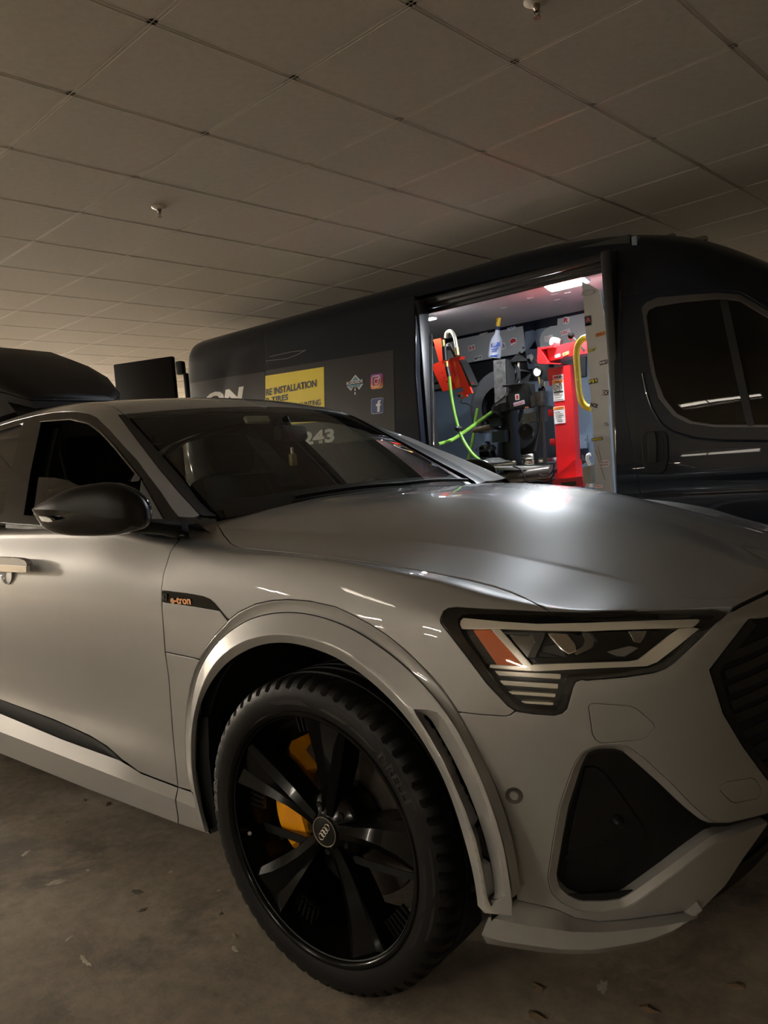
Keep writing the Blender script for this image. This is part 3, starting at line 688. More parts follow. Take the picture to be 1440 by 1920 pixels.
# front lip
o1, o2, o3 = B_.offset(.040), B_.offset(.046), B_.offset(.030)
L1 = [(916, 1720), (987, 1735.6), (1070, 1747), (1122, 1748), (1153, 1746.6), (1244, 1736), (1305, 1724), (1317, 1706)]
L2 = [(905, 1755), (945, 1766), (1049, 1780), (1110, 1781), (1153, 1775), (1214, 1764), (1262, 1745), (1293, 1727), (1317.5, 1707)]
L3 = [(913, 1769), (966, 1778), (1018, 1785.6), (1070, 1789), (1120, 1788), (1160, 1781), (1214, 1771), (1260, 1751), (1290, 1731), (1318, 1708)]
def h3(S_, L, n): return resamp(np.array([S_.at(h) for h in S_.loop(L, 5)]), n)
n_ = 44
l0 = h3(B_, [(930, 1709)] + LIPT, n_)
lip = [l0 + [-.03, .05, 0], l0, h3(o1, L1, n_), h3(o2, [(903, 1752)] + L2, n_), h3(o3, L3, n_), h3(o3, L3, n_) + [-.10, .12, .01]]
loft('front_lip', lip, PAINT, car, mirror=True, angle=14)
# lower centre grille (black) under the bumper middle
Bl = B_.offset(-.045)
Bl.panel('lower_grille', [cat(Bn(.84, .42, .40), Bn(.85, .0, .42), Bn(.80, 0, .185), Bn(.74, .55, .19), Bn(.70, .66, .2), Bn(.78, .6, .28))], PLASTIC, car, gap=0)
for zz in (.36, .31, .26):
    P = [Bl.at(Bn(.8, s_, zz), .012) for s_ in np.linspace(0, .56, 10)]
    loft('lower_grille_slat', [[p + np.array([-.01, 0, .007]) for p in P], [p + np.array([0, 0, .006]) for p in P], [p + np.array([0, 0, -.006]) for p in P], [p + np.array([-.01, 0, -.007]) for p in P]], SATIN, car, mirror=True)

# --- bonnet: pixel shut line on the side, plan line at the rear, front gap
rear_e = [B_.near((-.515 - .095 * (s_ / .735) ** 2, -s_, 1.13)) for s_ in np.linspace(.735, 0, 16)]
fh = cat(B_.loop([(1440, 1106), (1376, 1136.5), (1336, 1138.5), (1218, 1143), (1100, 1145.5), (1031, 1144.5)]))
vmin = B_.Vv[0] + 1e-4
mid = lambda u: np.array([u, vmin])
u_rear = rear_e[-1][0]; fm = Bn(.845, 0, .875)
# the bonnet runs to the middle line; its front edge turns there by the last stations
hood_loop = cat(fh, B_.loop([(p[0] - .5, p[1] - 1.2) for p in SHUT[1:-1]]), rear_e[:-1], mid(u_rear), [mid(t) for t in np.linspace(u_rear, B_.U[-1] - 1e-4, 30)[1:]], [(B_.U[-1] - 1e-4, t) for t in np.linspace(vmin, fm[1], 8)[1:]], Bn(.843, .1, .875), Bn(.838, .2, .873))
seam_f = lambda P: (P[:, 1] < vmin + 1e-3) | (P[:, 0] > B_.U[-1] - 2e-3)
B_.panel('hood', [hood_loop], PAINT, car, seam=seam_f, skirt=.02)
# --- dark structure behind the gaps
Bs = B_.offset(-.016)
vb_ = np.interp(12.4, np.arange(Bs.nv) / 5, Bs.Vv)
sh_loop = cat((Bs.U[2], np.interp(4.3, np.arange(Bs.nv) / 5, Bs.Vv)), (Bs.U[2], vb_), [(u_, vb_) for u_ in np.linspace(Bs.U[2], Bs.U[-2], 60)[1:]], [(u_, np.interp(5.6 if u_ > 3.55 else 3.6, np.arange(Bs.nv) / 5, Bs.Vv)) for u_ in np.linspace(Bs.U[-2], Bs.U[2], 60)[:-1]])
holes = [cat([Bs.near((cx + .47 * math.cos(t), -.93, .378 + .47 * math.sin(t))) for t in np.linspace(math.radians(190), math.radians(-10), 40)]) for cx in (0, -2.928)]
IT = Bs.loop(ITK + ITK2[1:] + ITK[:1], 12)
HLo_ = [(1029, 1149), (903, 1144), (857.5, 1141), (841, 1143), (835, 1147), (829, 1160), (830, 1168), (847, 1190), (874, 1224), (916, 1281), (955, 1322), (968, 1330), (997, 1335), (1039, 1338), (1051, 1335), (1059, 1329), (1070, 1289), (1076, 1276), (1090, 1271), (1171, 1266), (1227, 1258), (1246, 1251), (1264, 1240), (1311, 1197), (1350, 1158), (1218, 1149), (1100, 1150)]
holes.append(Bs.loop(HLo_ + HLo_[:1], 8)); holes.append(cat(Bs.loop(ITK, 8), Bn(.87, .30, .42), Bn(.87, .30, .41), Bs.loop(ITK2, 8)))
Bs.panel('body_structure', [sh_loop] + holes, DARK, car, gap=0, skirt=.004)
ub = MB().box((-1.45, 0, .25), (2.0, 1.66, .10), bevel=.02).box((-1.6, 0, .34), (4.0, 1.10, .12)).box((.55, 0, .30), (.25, 1.1, .10))
ub.build('underbody', DARK, car)
MB().box((.20, 0, .66), (.95, 1.05, .36), bevel=.05).build('engine_bay', DARK, car)
for cx in (0, -2.928):
    for sd in (-1, 1):
        V = []; Fc = []; aa = np.radians(np.linspace(193, -9, 36))
        for t in aa:
            for yy in (.95, .80, .60, .52): V.append((cx + .475 * math.cos(t), sd * yy, .378 + .475 * math.sin(t)))
        for i in range(35):
            for j in range(3): a = i * 4 + j; Fc.append((a, a + 1, a + 5, a + 4))
        b0 = len(V); V.append((cx, sd * .52, .378))
        for i in range(35): Fc.append((i * 4 + 3, (i + 1) * 4 + 3, b0))
        raw('wheel_liner', V, Fc, DARK, car, smooth=True)
# mud flap piece behind the wheel
fp = px3([(372, 1345), (390, 1345), (392, 1420), (400, 1500), (416, 1555), (396, 1563), (382, 1520), (368, 1440)], .955)
MB().prism(fp, (0, .05, 0)).build('arch_liner_flap', PLASTIC, car)
# ------------------------------------------------------------------ headlight
hl = raw('headlight', [(0, 0, 0)], [], DARK, car) if False else None
HO = HLL[::-1]
HLo = [(1029, 1147), (903, 1142), (857.5, 1139), (841, 1140.8), (833.5, 1146), (827, 1160), (828, 1168), (846, 1191), (873, 1226), (915, 1282), (954, 1323), (968, 1332), (997, 1337), (1039, 1340.5), (1052, 1337), (1061, 1329), (1072.5, 1289), (1077.5, 1278), (1090, 1272.5), (1100, 1274), (1171, 1268), (1227, 1260), (1246, 1253), (1265, 1241), (1312, 1198), (1362, 1149), (1336, 1141), (1218, 1145.5), (1100, 1148)]
HLi = [(1029, 1152), (940, 1151), (880, 1150), (866, 1152), (858, 1160), (857, 1170), (866, 1190), (891, 1226), (936, 1288), (966, 1321), (986, 1330), (1044, 1333), (1051, 1328), (1057, 1300), (1062, 1272), (1068, 1266), (1100, 1263), (1171, 1259), (1222, 1252), (1240, 1245), (1262, 1230), (1300, 1194), (1343, 1154), (1218, 1150.5), (1100, 1152)]
Bb = B_.offset(-.004)
h_b = Bb.panel('headlight', [Bb.loop(HLo + HLo[:1]), Bb.loop(HLi + HLi[:1])], GLOSSBLK, car, gap=.0005, skirt=.055); h_m = Bb.twin
lens = B_.panel('headlight_lens', [lpx(HLo)], LENS, h_b, gap=.0012, skirt=.003, mpar=h_m)
Bh = B_.offset(-.050); hou = Bh.panel('headlight_housing', [Bh.loop(HLi + HLi[:1], 9)], mat('lamp_housing', (.035, .034, .033), rough=.3), h_b, gap=-.022, skirt=.004, mpar=h_m)
D1 = B_.offset(-.012); D2 = B_.offset(-.022); D3 = B_.offset(-.034)
def el(S_, name, L, m, sk=.012, gap=.0005, edge=.0018): return S_.panel(name, [S_.loop(L + L[:1], 6)], m, h_b, gap=gap, skirt=sk, edge=edge, mpar=h_m)
el(D1, 'daytime_light_bar', [(863, 1171), (864, 1164), (869, 1159), (945, 1166), (1007, 1170), (1100, 1168), (1218, 1163.5), (1308, 1161), (1312, 1163), (1303, 1172), (1298, 1176), (1218, 1178.5), (1100, 1183), (1007, 1181.5), (945, 1178.5), (866, 1178.5)], DRL)
el(D1, 'daytime_light_lower', [(1303, 1177), (1311, 1179), (1270, 1212), (1232, 1241), (1213, 1248.5), (1100, 1253), (1024, 1257), (999, 1258), (992, 1250), (1001, 1246.5), (1100, 1243.5), (1180, 1240.5), (1199, 1237), (1240, 1206), (1275, 1179)], DRL)
el(D1, 'lamp_divider', [(922, 1180), (937, 1180), (999, 1250), (996, 1258), (975, 1257), (918, 1251), (920, 1247), (975, 1249.5), (981, 1247)], DRL)
el(D2, 'turn_signal', [(888, 1182), (921, 1182), (981, 1245), (975, 1248), (932, 1246)], AMBER, sk=.006)
el(D2, 'side_reflector', [(873, 1183), (886, 1182), (930, 1245), (912, 1244)], mat('dark_prism', (.03, .028, .026), rough=.25, bump=1.0, bscale=500, coat=.5), sk=.006)
for a_, b_ in (((929, 1259), (1051, 1264.5)), ((938, 1277), (1046, 1283)), ((954, 1297), (1041, 1301.5)), ((978, 1315.5), (1037, 1318))):
    h_ = 8 if b_[1] < 1290 else 5.5 if b_[1] < 1310 else 4
    el(D1, 'daytime_light_segment', [a_, b_, (b_[0] - 1, b_[1] + h_), (a_[0] + 7, a_[1] + h_ - 1)], CHROME if False else DRL, sk=.02)
GL2 = mat('lamp_reflector', (.30, .29, .27), metal=.9, rough=.2)
el(D3, 'reflector_cell', [(953, 1187), (1000, 1187), (1010, 1206), (1003, 1230), (990, 1233), (972, 1212)], GL2, sk=.02)
el(D2, 'reflector_cell', [(940, 1184), (1022, 1186), (1020, 1195), (1003, 1233), (990, 1233), (1004, 1205), (998, 1190), (950, 1188)], PLATEG, sk=.02)
el(D2, 'projector_lens', [(1030, 1188), (1062, 1190), (1076, 1208), (1078, 1220), (1066, 1224), (1054, 1216)], CHROME, sk=.02, edge=.005)
el(D3, 'reflector_cell', [(1092, 1186), (1106, 1186), (1116, 1200), (1110, 1215), (1080, 1228), (1078, 1222), (1094, 1212), (1098, 1200)], GL2, sk=.01)
el(D3, 'reflector_cell', [(1018, 1212), (1042, 1210), (1064, 1232), (1018, 1222)], PLATEG, sk=.01)
el(D2, 'lamp_bezel', [(1110, 1186), (1262, 1182), (1198, 1232), (1150, 1236), (1008, 1241), (1000, 1232), (1066, 1236), (1100, 1226), (1122, 1205)], SATIN, sk=.014)
el(D1.offset(-.006), 'projector_lens', [(1180, 1184), (1212, 1183), (1208, 1194), (1200, 1205), (1190, 1203)], LENS if False else GL2, sk=.01)
el(D1.offset(-.006), 'lamp_fin', [(1140, 1222), (1180, 1212), (1196, 1215), (1172, 1230), (1158, 1229)], mat('lamp_fin', (.16, .155, .15), rough=.3), sk=.004)
# ------------------------------------------------------------------ glasshouse
G_ = GREEN
vK = np.interp(5, np.arange(G_.nv) / 5, G_.Vv); vE = G_.Vv[-1]
uS = lambda k: G_.U[int(round(k * 8))]
def gl_(L, step=6): return G_.loop(L, step)
PIL_L = [(142, 772.5), (167, 776.5), (180, 782.5), (205, 806.5), (231, 835), (254, 860.5), (277, 891), (301, 922.5), (320, 950), (333.6, 967.5)]
PIL_R = [(374, 965), (336, 924), (297, 878), (258, 827), (222, 779)]
fr2 = cat([(t, vE - .001) for t in np.linspace(uS(9.9), uS(1.02), 90)], gl_([(345, 968.5), (363, 968.8), (374, 965)]), gl_(PIL_R), (uS(4.0), vK + .004), [(t, vK + .004) for t in np.linspace(uS(4.05), uS(9.9), 50)])
G_.panel('pillar_and_roof_rail', [fr2], PAINT, car, gap=.001, skirt=.02)
G_.panel('roof', [cat((uS(4.0) + .012, G_.Vv[0] + 1e-4), [(uS(4.0) + .012 - .001 * q_, v_) for q_, v_ in enumerate(np.linspace(.02, vK, 14))][1:], (uS(9.9), vK), (uS(9.9), G_.Vv[0] + 1e-4))], PAINT, car, seam=lambda P: P[:, 1] < G_.Vv[0] + 1e-3, skirt=.02)
ws = cat((uS(.9), G_.Vv[0] + 1e-4), (uS(.93), vK * .7), (uS(1.0), vK - .012), (uS(4.0) - .002, vK - .012), (uS(4.0) + .004, vK * .6), (uS(4.0) + .006, G_.Vv[0] + 1e-4))
G_.panel('windshield', [ws], GLASS, car, gap=0, edge=.0005, skirt=.003, seam=lambda P: P[:, 1] < G_.Vv[0] + 1e-3, off=-.003)
# black frit border under the windscreen and seal along the pillar
Gf = G_.offset(-.006)
seal = gl_(PIL_R[::-1]); seal2 = gl_([(235, 779), (289, 839), (341, 899), (374, 942), (394, 961), (404, 967)])
G_.panel('windshield_seal', [cat(gl_([(222, 778), (258, 826), (297, 877), (336, 923), (374, 964), (380, 967), (404, 968)]), seal2[::-1])], SATIN, car, gap=0, off=.002, skirt=.008)
Gf.panel('windshield_frit', [cat((uS(.9), G_.Vv[0] + 1e-4), (uS(.95), vK * .7), (uS(1.04), vK - .03), (uS(1.55), vK - .06), (uS(1.42), vK - .16), (uS(1.40), G_.Vv[0] + 1e-4))], INTER, car, gap=0, edge=.0002, skirt=.001, seam=lambda P: P[:, 1] < G_.Vv[0] + 1e-3)
Gf.panel('windshield_frit', [cat((uS(3.88), G_.Vv[0] + 1e-4), (uS(3.84), vK - .05), (uS(4.02), vK - .02), (uS(4.06), G_.Vv[0] + 1e-4))], INTER, car, gap=0, edge=.0002, skirt=.001, seam=lambda P: P[:, 1] < G_.Vv[0] + 1e-3)
# cowl and wipers
cw = np.array([[(-.50 - .10 * (s_ / .74) ** 2 + dx, -s_, 1.128 - .028 * (s_ / .74) ** 2 + dz) for s_ in np.linspace(.69, -.69, 40)] for dx, dz in ((.03, -.035), (.0, -.018), (-.05, -.02), (-.10, .025))])
loft('windshield_cowl', cw, SATIN, car)
for s0, s1 in ((.42, -.18), (-.10, -.62)):
    P = [G_.at((uS(1.0) + .030 + .016 * math.sin(PI * t), 0 + .0)) if False else Vector((-.545 - .05 * ((s0 + (s1 - s0) * t) / .74) ** 2, -(s0 + (s1 - s0) * t), 1.158 - .022 * ((s0 + (s1 - s0) * t) / .74) ** 2 + .004 * math.sin(PI * t))) for t in np.linspace(0, 1, 14)]
    MB().tube(P, .007, 8).build('wiper_blade', SATIN, car)
# side glass frame
S_ = SIDE
def sl(L, step=6): return S_.loop(L, step)
DU = [(0, 798), (33, 787.5), (67, 779.5), (100, 774), (142, 772.5), (167, 776.5), (180, 782.5), (205, 806.5), (231, 835.5), (254, 861), (277, 891.5), (301, 923), (320, 950.5), (334, 969), (338, 990), (338, 998)]
belt_l = [(281, 999), (180, 992), (75, 984.5), (0, 979.5)]
WIN = [(76.7, 790.5), (100, 787.5), (133, 786), (150, 788), (166.7, 794), (191.7, 812.5), (216.7, 839), (240, 868.5), (266, 899.5), (312, 985), (281, 987), (180, 979), (44, 966), (56, 890)]
Sn = lambda x, z: S_.near(sg(x, z))
rearW = cat(Sn(-1.93, 1.535), Sn(-2.6, 1.49), Sn(-3.1, 1.37), Sn(-3.3, 1.27), Sn(-2.7, 1.165), Sn(-1.70, 1.165))
S_.panel('window_frame_trim', [cat(sl(DU), sl(belt_l), Sn(-2.75, 1.145), Sn(-3.5, 1.18), Sn(-3.35, 1.29), Sn(-2.75, 1.49), Sn(-2.3, 1.543)), sl(WIN + WIN[:1]), rearW], mat('piano_black', (.003, .003, .003), rough=.2, spec=.12, coat=.12), car, gap=.0005, skirt=.03)
# chrome-like line along the window opening
wl = sl([(76.7, 791), (133, 786.5), (166.7, 794.5), (191.7, 813), (216.7, 839.5), (240, 869), (265, 899)], 4)
for sd in (1, -1):
    MB().tube([S_.at(q_, .003) * [1, sd, 1] for q_ in resamp(wl, 40)], .0035, 8).build('window_trim_line', mat('dark_chrome', (.16, .15, .14), metal=1, rough=.2), car)
Si = S_.offset(-.018)
S_.offset(-.01).panel('rear_side_window', [rearW], PRIV, car, gap=-.004, skirt=.003)
Si.panel('front_side_window', [cat(Si.loop([(50, 894), (100, 896), (127, 901), (152, 913), (200, 948), (240, 990)]), Si.loop([(180, 990), (30, 985)]))], glassmat('side_glass', (.55, .57, .55)), car, gap=0, skirt=.003, mirror=False)
raw('front_side_window', [Si.at(q_) * [1, -1, 1] for q_ in Si.loop(WIN, 400)], [tuple(range(len(Si.loop(WIN, 400))))], GLASS, car)
S_.offset(-.06).panel('b_pillar_inner', [cat(Sn(-1.95, 1.56), Sn(-1.74, 1.56), Sn(-1.47, 1.08), Sn(-1.68, 1.08))], INTER, car, skirt=.01)
S_.offset(-.022).panel('belt_seal', [cat(sl([(0, 960), (180, 974), (318, 985), (334, 999)]), sl([(180, 996), (0, 985)]))], SATIN, car, gap=0, skirt=.02)
# mirror triangle
S_.offset(.003).panel('mirror_mount_trim', [sl([(266, 901), (313, 984), (262, 985), (262, 940), (266, 901)])], SATIN, car, gap=.0005, skirt=.02)
# ------------------------------------------------------------------ door mirror: housing lofted along its length
FC_ = np.array([-.60, -.93, 1.10]); FR_ = np.array(Matrix.Rotation(math.radians(-62), 3, 'Z'))
def fold(P): return (np.asarray(P) - FC_) @ FR_.T + FC_ + [-.10, -.0, -.01]
def FOLD(S_):
    for i in range(len(S_)): S_[i] = list(fold(S_[i]))
def mirror(sd):
    r_ = empty('x') if False else None
    tip = onY(60.4, 955, -1.16)
    secs = []
    # (px of top, px of bottom, s): sections from outer tip to the inner end
    rowsM = [((60.5, 954.2), (61, 955.8), 1.185, .006), ((76, 944.5), (80, 984), 1.18, .045), ((92, 936), (95, 996), 1.17, .065), ((123, 919.6), (124, 1003.5), 1.145, .085), ((154, 911), (155, 1005.5), 1.12, .095), ((179, 907), (180, 1005.5), 1.10, .10), ((204, 904.6), (207, 1004.5), 1.075, .10), ((227, 909), (228, 1001.5), 1.05, .095), ((248, 920.6), (250, 996), 1.03, .08), ((264.6, 936), (264, 992), 1.01, .06), ((274, 957), (273, 985), 1.0, .03)]
    for (t_, b_, s_, dp) in rowsM:
        T = onY(*t_, -s_); Bm = onY(*b_, -s_); c = (T + Bm) / 2; h = np.linalg.norm(T - Bm) / 2; ring = []
        for k in range(24):
            a = 2 * PI * k / 24; ca, sa = math.cos(a), math.sin(a)
            vx = abs(ca) ** .75 * (1 if ca > 0 else -1); vz = abs(sa) ** .85 * (1 if sa > 0 else -1)
            fwd = dp * (.55 if vx < 0 else .9) * vx
            if sa < -.1: fwd *= 1 + .0 * sa
            ring.append(c + np.array([fwd, 0, 0]) + (T - Bm) / 2 * vz)
        secs.append(ring)
    if sd < 0: FOLD(secs)
    secs = np.array(secs); secs = np.array([spline(secs[:, k], 3) for k in range(24)]).transpose(1, 0, 2)
    V = secs * [1, sd, 1]
    up_f = lambda q_: q_
    o = loft('door_mirror', V, GLOSSBLK, car, closed=True, cap=True, angle=60)
    return o
for sd in (1, -1):
    o = mirror(sd)
    P1 = [(onY(x, y, -s_) if sd > 0 else fold(onY(x, y, -s_))) * [1, sd, 1] for x, y, s_ in ((245, 985, 1.04), (275, 986, 1.0), (305, 988, .945), (330, 992, .90))]
    MB().tube(P1, [.022, .020, .022, .026], 12).build('mirror_arm', SATIN, o)
    # matte cap over the upper half
    capr = []
    for (t_, b_, s_, dp) in [((61.5, 954), (61.7, 955.5), 1.19, .01), ((92, 935.5), (95, 957), 1.176, .062), ((123, 919), (124, 962), 1.152, .082), ((154, 910.3), (155, 968), 1.127, .092), ((179, 906.3), (180, 972), 1.107, .098), ((204, 904), (207, 973), 1.083, .098), ((227, 908.3), (228, 973), 1.058, .094), ((248, 920), (250, 973), 1.038, .08), ((264.6, 935.3), (264, 972), 1.018, .06), ((274.5, 957), (272, 969), 1.006, .03)]:
        T = onY(*t_, -s_); Bm = onY(*b_, -s_); h = (T - Bm); ring = []
        for k in range(13):
            a = PI * (k / 12) - PI / 2 * 0
            ring.append(Bm + h * math.sin(a) ** .8 + np.array([1.0, -.12, 0]) * (dp * .97 * math.cos(a) * (.93 if math.cos(a) > 0 else .6)))
        capr.append(ring)
    if sd < 0: FOLD(capr)
    capr = np.array(capr); capr = np.array([spline(capr[:, k], 3) for k in range(13)]).transpose(1, 0, 2)
    loft('mirror_cap', capr * [1, sd, 1], SATIN, o, angle=70)
    ind = [(onY(x, y, -1.195) if sd > 0 else fold(onY(x, y, -1.195))) * [1, sd, 1] for x, y in ((72, 968), (85, 969), (94, 972.5), (99, 978), (90, 979), (78, 977))]
    MB().prism(ind, (0, .01 * sd, 0)).build('mirror_indicator', mat('smoked_lens', (.12, .115, .10), rough=.2, bump=.8, bscale=400), o)
# ------------------------------------------------------------------ door handle, badge lettering
hp = [(-26, 1044), (0, 1045), (35, 1047), (46, 1051), (50, 1057), (50, 1072), (44, 1074), (0, 1072), (-26, 1071)]
q0 = px3(hp, .985)
MB().prism(q0, (0, .02, 0)).build('door_handle', PAINT, door_r)
MB().prism(px3([(-26, 1058), (0, 1058.5), (49, 1062), (49, 1072.5), (44, 1073.5), (0, 1071.5), (-26, 1071)], .993), (0, .012, 0)).build('handle_grip', CHROME, door_r)
cupc = onY(12, 1072, -.953)
MB().lathe([(.0, -.012), (.03, -.010), (.042, .0), (.046, .003), (.047, -.004)], cupc, (0, -1, 0), 28).build('handle_cup', PAINT, door_r)
q_ = B_.hit((321, 1131)); q2 = B_.hit((362, 1133.5)); o3 = B_.at(q_, .0012); x3 = B_.at(q2, .0012) - o3; L_ = np.linalg.norm(x3)
EM = mat('copper_letter', (.85, .42, .20), metal=.4, rough=.35, emit=None)
text('fender_lettering', 'e-tron', .030, frame(o3, x3, (0, 0, 1)) , EM, car, ext=.0008, bold=.0009, sx=L_ / .0830)
q_ = B_.hit((304.5, 1125)); q2 = B_.hit((318, 1126.5)); o3 = B_.at(q_, .0012); x3 = B_.at(q2, .0012) - o3
text('fender_lettering', '83', .026, frame(o3, x3, (0, 0, 1)), mat('dark_plate', (.10, .10, .10), metal=.8, rough=.2), car, ext=.0008, bold=.001)
# ------------------------------------------------------------------ cabin
db = [[(x_, s_, z_ + (.02 if abs(s_ - .37) < .25 else 0)) for s_ in np.linspace(-.78, .78, 27)] for x_, z_ in ((-.50, 1.06), (-.66, 1.10), (-.86, 1.085), (-1.0, 1.05), (-1.03, .98), (-1.0, .80), (-.95, .55))]
loft('dashboard', db, INTER, car)
MB().box((-1.5, 0, .36), (2.2, 1.66, .06)).box((-1.35, 0, .62), (.95, .22, .50), bevel=.03).build('cabin_floor', INTER, car)
def seat(x, y):
    mb = MB(); R = Matrix.Rotation(math.radians(-14), 3, 'Y')
    mb.box((x, y, .60), (.54, .52, .18), bevel=.06).box((x - .33, y, .93), (.16, .52, .66), R, bevel=.06).box((x - .43, y, 1.36), (.11, .27, .22), R, bevel=.05)
    for dy in (-.06, .06): mb.tube([(x - .40, y + dy, 1.20), (x - .43, y + dy, 1.32)], .008, 6)
    return mb.build('seat', INTER, car)
for x_, y_ in ((-1.45, -.38), (-1.45, .38)): seat(x_, y_)
MB().box((-2.35, 0, .62), (.5, 1.36, .2), bevel=.06).box((-2.62, 0, .95), (.16, 1.36, .62), Matrix.Rotation(math.radians(-16), 3, 'Y'), bevel=.06).build('rear_bench', INTER, car)
# headliner: inner skin under the roof and pillars
Gh = G_.offset(-.03)
Gh.panel('headliner', [cat((uS(4.15), G_.Vv[0] + 1e-4), (uS(4.15), vK - .01), (uS(1.3), vK + .02), (uS(1.3), vE - .02), (uS(9.8), vE - .02), (uS(9.8), G_.Vv[0] + 1e-4))], INTER, car, gap=0, skirt=.004, seam=lambda P: P[:, 1] < G_.Vv[0] + 1e-3)
tc = Vector((-1.0, .38, 1.00)); ax = Vector((-.9, 0, .42)).normalized(); u1 = Vector((0, 1, 0)); v1 = ax.cross(u1)
MB().tube([tc + (u1 * math.cos(t) + v1 * math.sin(t)) * .185 for t in np.linspace(0, 2 * PI, 41)], .016, 10).box(tc - ax * .02, (.05, .18, .14), bevel=.03).tube([tc - ax * .01 - u1 * .18, tc - ax * .01 + u1 * .18], .018, 8).build('steering_wheel', PLATEG, car)
# rear-view mirror, toll tag, air freshener on its cord
mp = onY(560, 808, .02)
MB().box(onY(545, 813, .0), (.05, .20, .065), Matrix.Rotation(.25, 3, 'Z'), bevel=.02).tube([onY(545, 806, .0), onY(535, 782, .0)], .012, 8).build('rear_view_mirror', INTER, car)
MB().box(onY(482, 787, -.06), (.02, .125, .030), Matrix.Rotation(math.radians(-32), 3, 'Y'), bevel=.005).build('toll_tag', mat('tag_plastic', (.62, .66, .55), rough=.5), car)
fb = onY(549, 862, .0)
fre = MB().box(fb, (.022, .03, .05), bevel=.006); fre.build('air_freshener', mat('amber_bottle', (.35, .28, .12), rough=.15, coat=1), car)
MB().tube([fb + [0, 0, .024], fb + [0, 0, .05]], .008, 10).build('freshener_cap', CHROME, car)
MB().tube([fb + [0, 0, .05], onY(575, 812, .0)], .0015, 6).build('freshener_cord', INTER, car)
# tail so the car closes at the back
e0 = B_.G[0]; tl = []
for f_ in (1.0, .9, .6, 0, -.6, -.9, -1.0):
    tl.append([(p[0] - .12 * (1 - f_ * f_), p[1] * f_, p[2]) for p in e0[20:]])
loft('tailgate', tl, PAINT, car)
MB().box((-3.72, 0, 1.13), (.35, 1.5, .05), bevel=.02).build('rear_spoiler', PAINT, car)
# ------------------------------------------------------------------ wheel (built about its own centre, outward = -y)
RIMM = mat('wheel_gloss_black', (.0025, .0025, .0024), rough=.18, spec=.12, coat=.08)
TYRE = mat('tyre_rubber', (.006, .0057, .0055), rough=.5, spec=.2, bump=.15, bscale=180)
TYREL = mat('tyre_relief', (.012, .0115, .011), rough=.36, spec=.35)
wheel = MB().lathe([(.262, .11), (.262, -.05), (.268, -.085), (.2745, -.112), (.2755, -.121), (.281, -.1265), (.288, -.1275), (.2925, -.123), (.2925, -.114), (.28, -.10), (.272, -.06), (.272, .105), (.29, .12)], (0, 0, 0), (0, 1, 0), 96)
wheel = wheel.build('wheel', RIMM, car, angle=40)
def polp(r, a, h): return (r * math.cos(a), -h, r * math.sin(a))
# tyre with circumferential grooves and shoulder slots
prof = [(.284, .118), (.292, .1235), (.302, .127), (.315, .131), (.332, .132), (.347, .130), (.357, .1265), (.3635, .122), (.369, .116), (.3735, .107), (.3755, .095), (.3765, .080)]
prof += [(.3765, .066), (.369, .064), (.369, .056), (.377, .054), (.377, .024), (.3695, .022), (.3695, .012), (.3772, .010)]
prof = prof + [(r, -h) for r, h in prof[::-1]]
nseg = 240; V = []; Fc = []
for i, (r, h) in enumerate(prof):
    for k in range(nseg):
        rr_ = r
        if k % 4 == 0 and .352 < r and abs(h) > .07: rr_ -= .010 if r > .362 else .005
        if k % 4 == 2 and .375 < r and .026 > abs(h) > .0: rr_ -= .0
        V.append(polp(rr_, 2 * PI * (k + (abs(h) - .1) * (18 if h > 0 else -18)) / nseg, h))
for i in range(len(prof) - 1):
    for k in range(nseg): q_ = (k + 1) % nseg; Fc.append((i * nseg + k, i * nseg + q_, (i + 1) * nseg + q_, (i + 1) * nseg + k))
tyre = MB().add(V, Fc).build('tyre', TYRE, wheel, angle=28)
def side_h(r):
    R_ = [p[0] for p in prof[:12]]; H_ = [p[1] for p in prof[:12]]; return float(np.interp(r, R_, H_))
def curved_text(s, size, a0, r0, m, bold, sx, lift=.0012):
    o = text('tyre_lettering', s, size, Matrix(), m, wheel, ext=.0008, bold=bold, sx=sx)
    for v in o.data.vertices:
        r = r0 + v.co.y; a = a0 - v.co.x / (r0 + size * .35); h = side_h(r) + lift * (1 if v.co.z > 0 else -1); v.co = polp(r, a, h)
    return o
curved_text('PIRELLI', .030, math.radians(47), .319, TYREL, .0012, 1.28)
curved_text('285/35 ZR22', .017, math.radians(181), .338, mat('tyre_white_mark', (.12, .115, .10), rough=.6), .0006, 1.0)
for a0, a1, r0, r1, sk in ((47.3, 23.5, .3405, .3435, 0), (47.3, 23.5, .3375, .3385, 0), (104, 84, .318, .338, 9), (80, 66, .320, .346, -8), (64, 50, .322, .350, -10), (2, -16, .318, .347, 10), (-20, -34, .318, .347, 10)):
    V = []; n_ = 10
    for k in range(n_ + 1):
        a = a0 + (a1 - a0) * k / n_
        for r, da in ((r0, 0), (r1, sk)): V.append(polp(r, math.radians(a + da), side_h(r) + .0007))
    raw('tyre_relief', V, [(2 * k, 2 * k + 1, 2 * k + 3, 2 * k + 2) for k in range(n_)], TYREL, wheel, smooth=True)
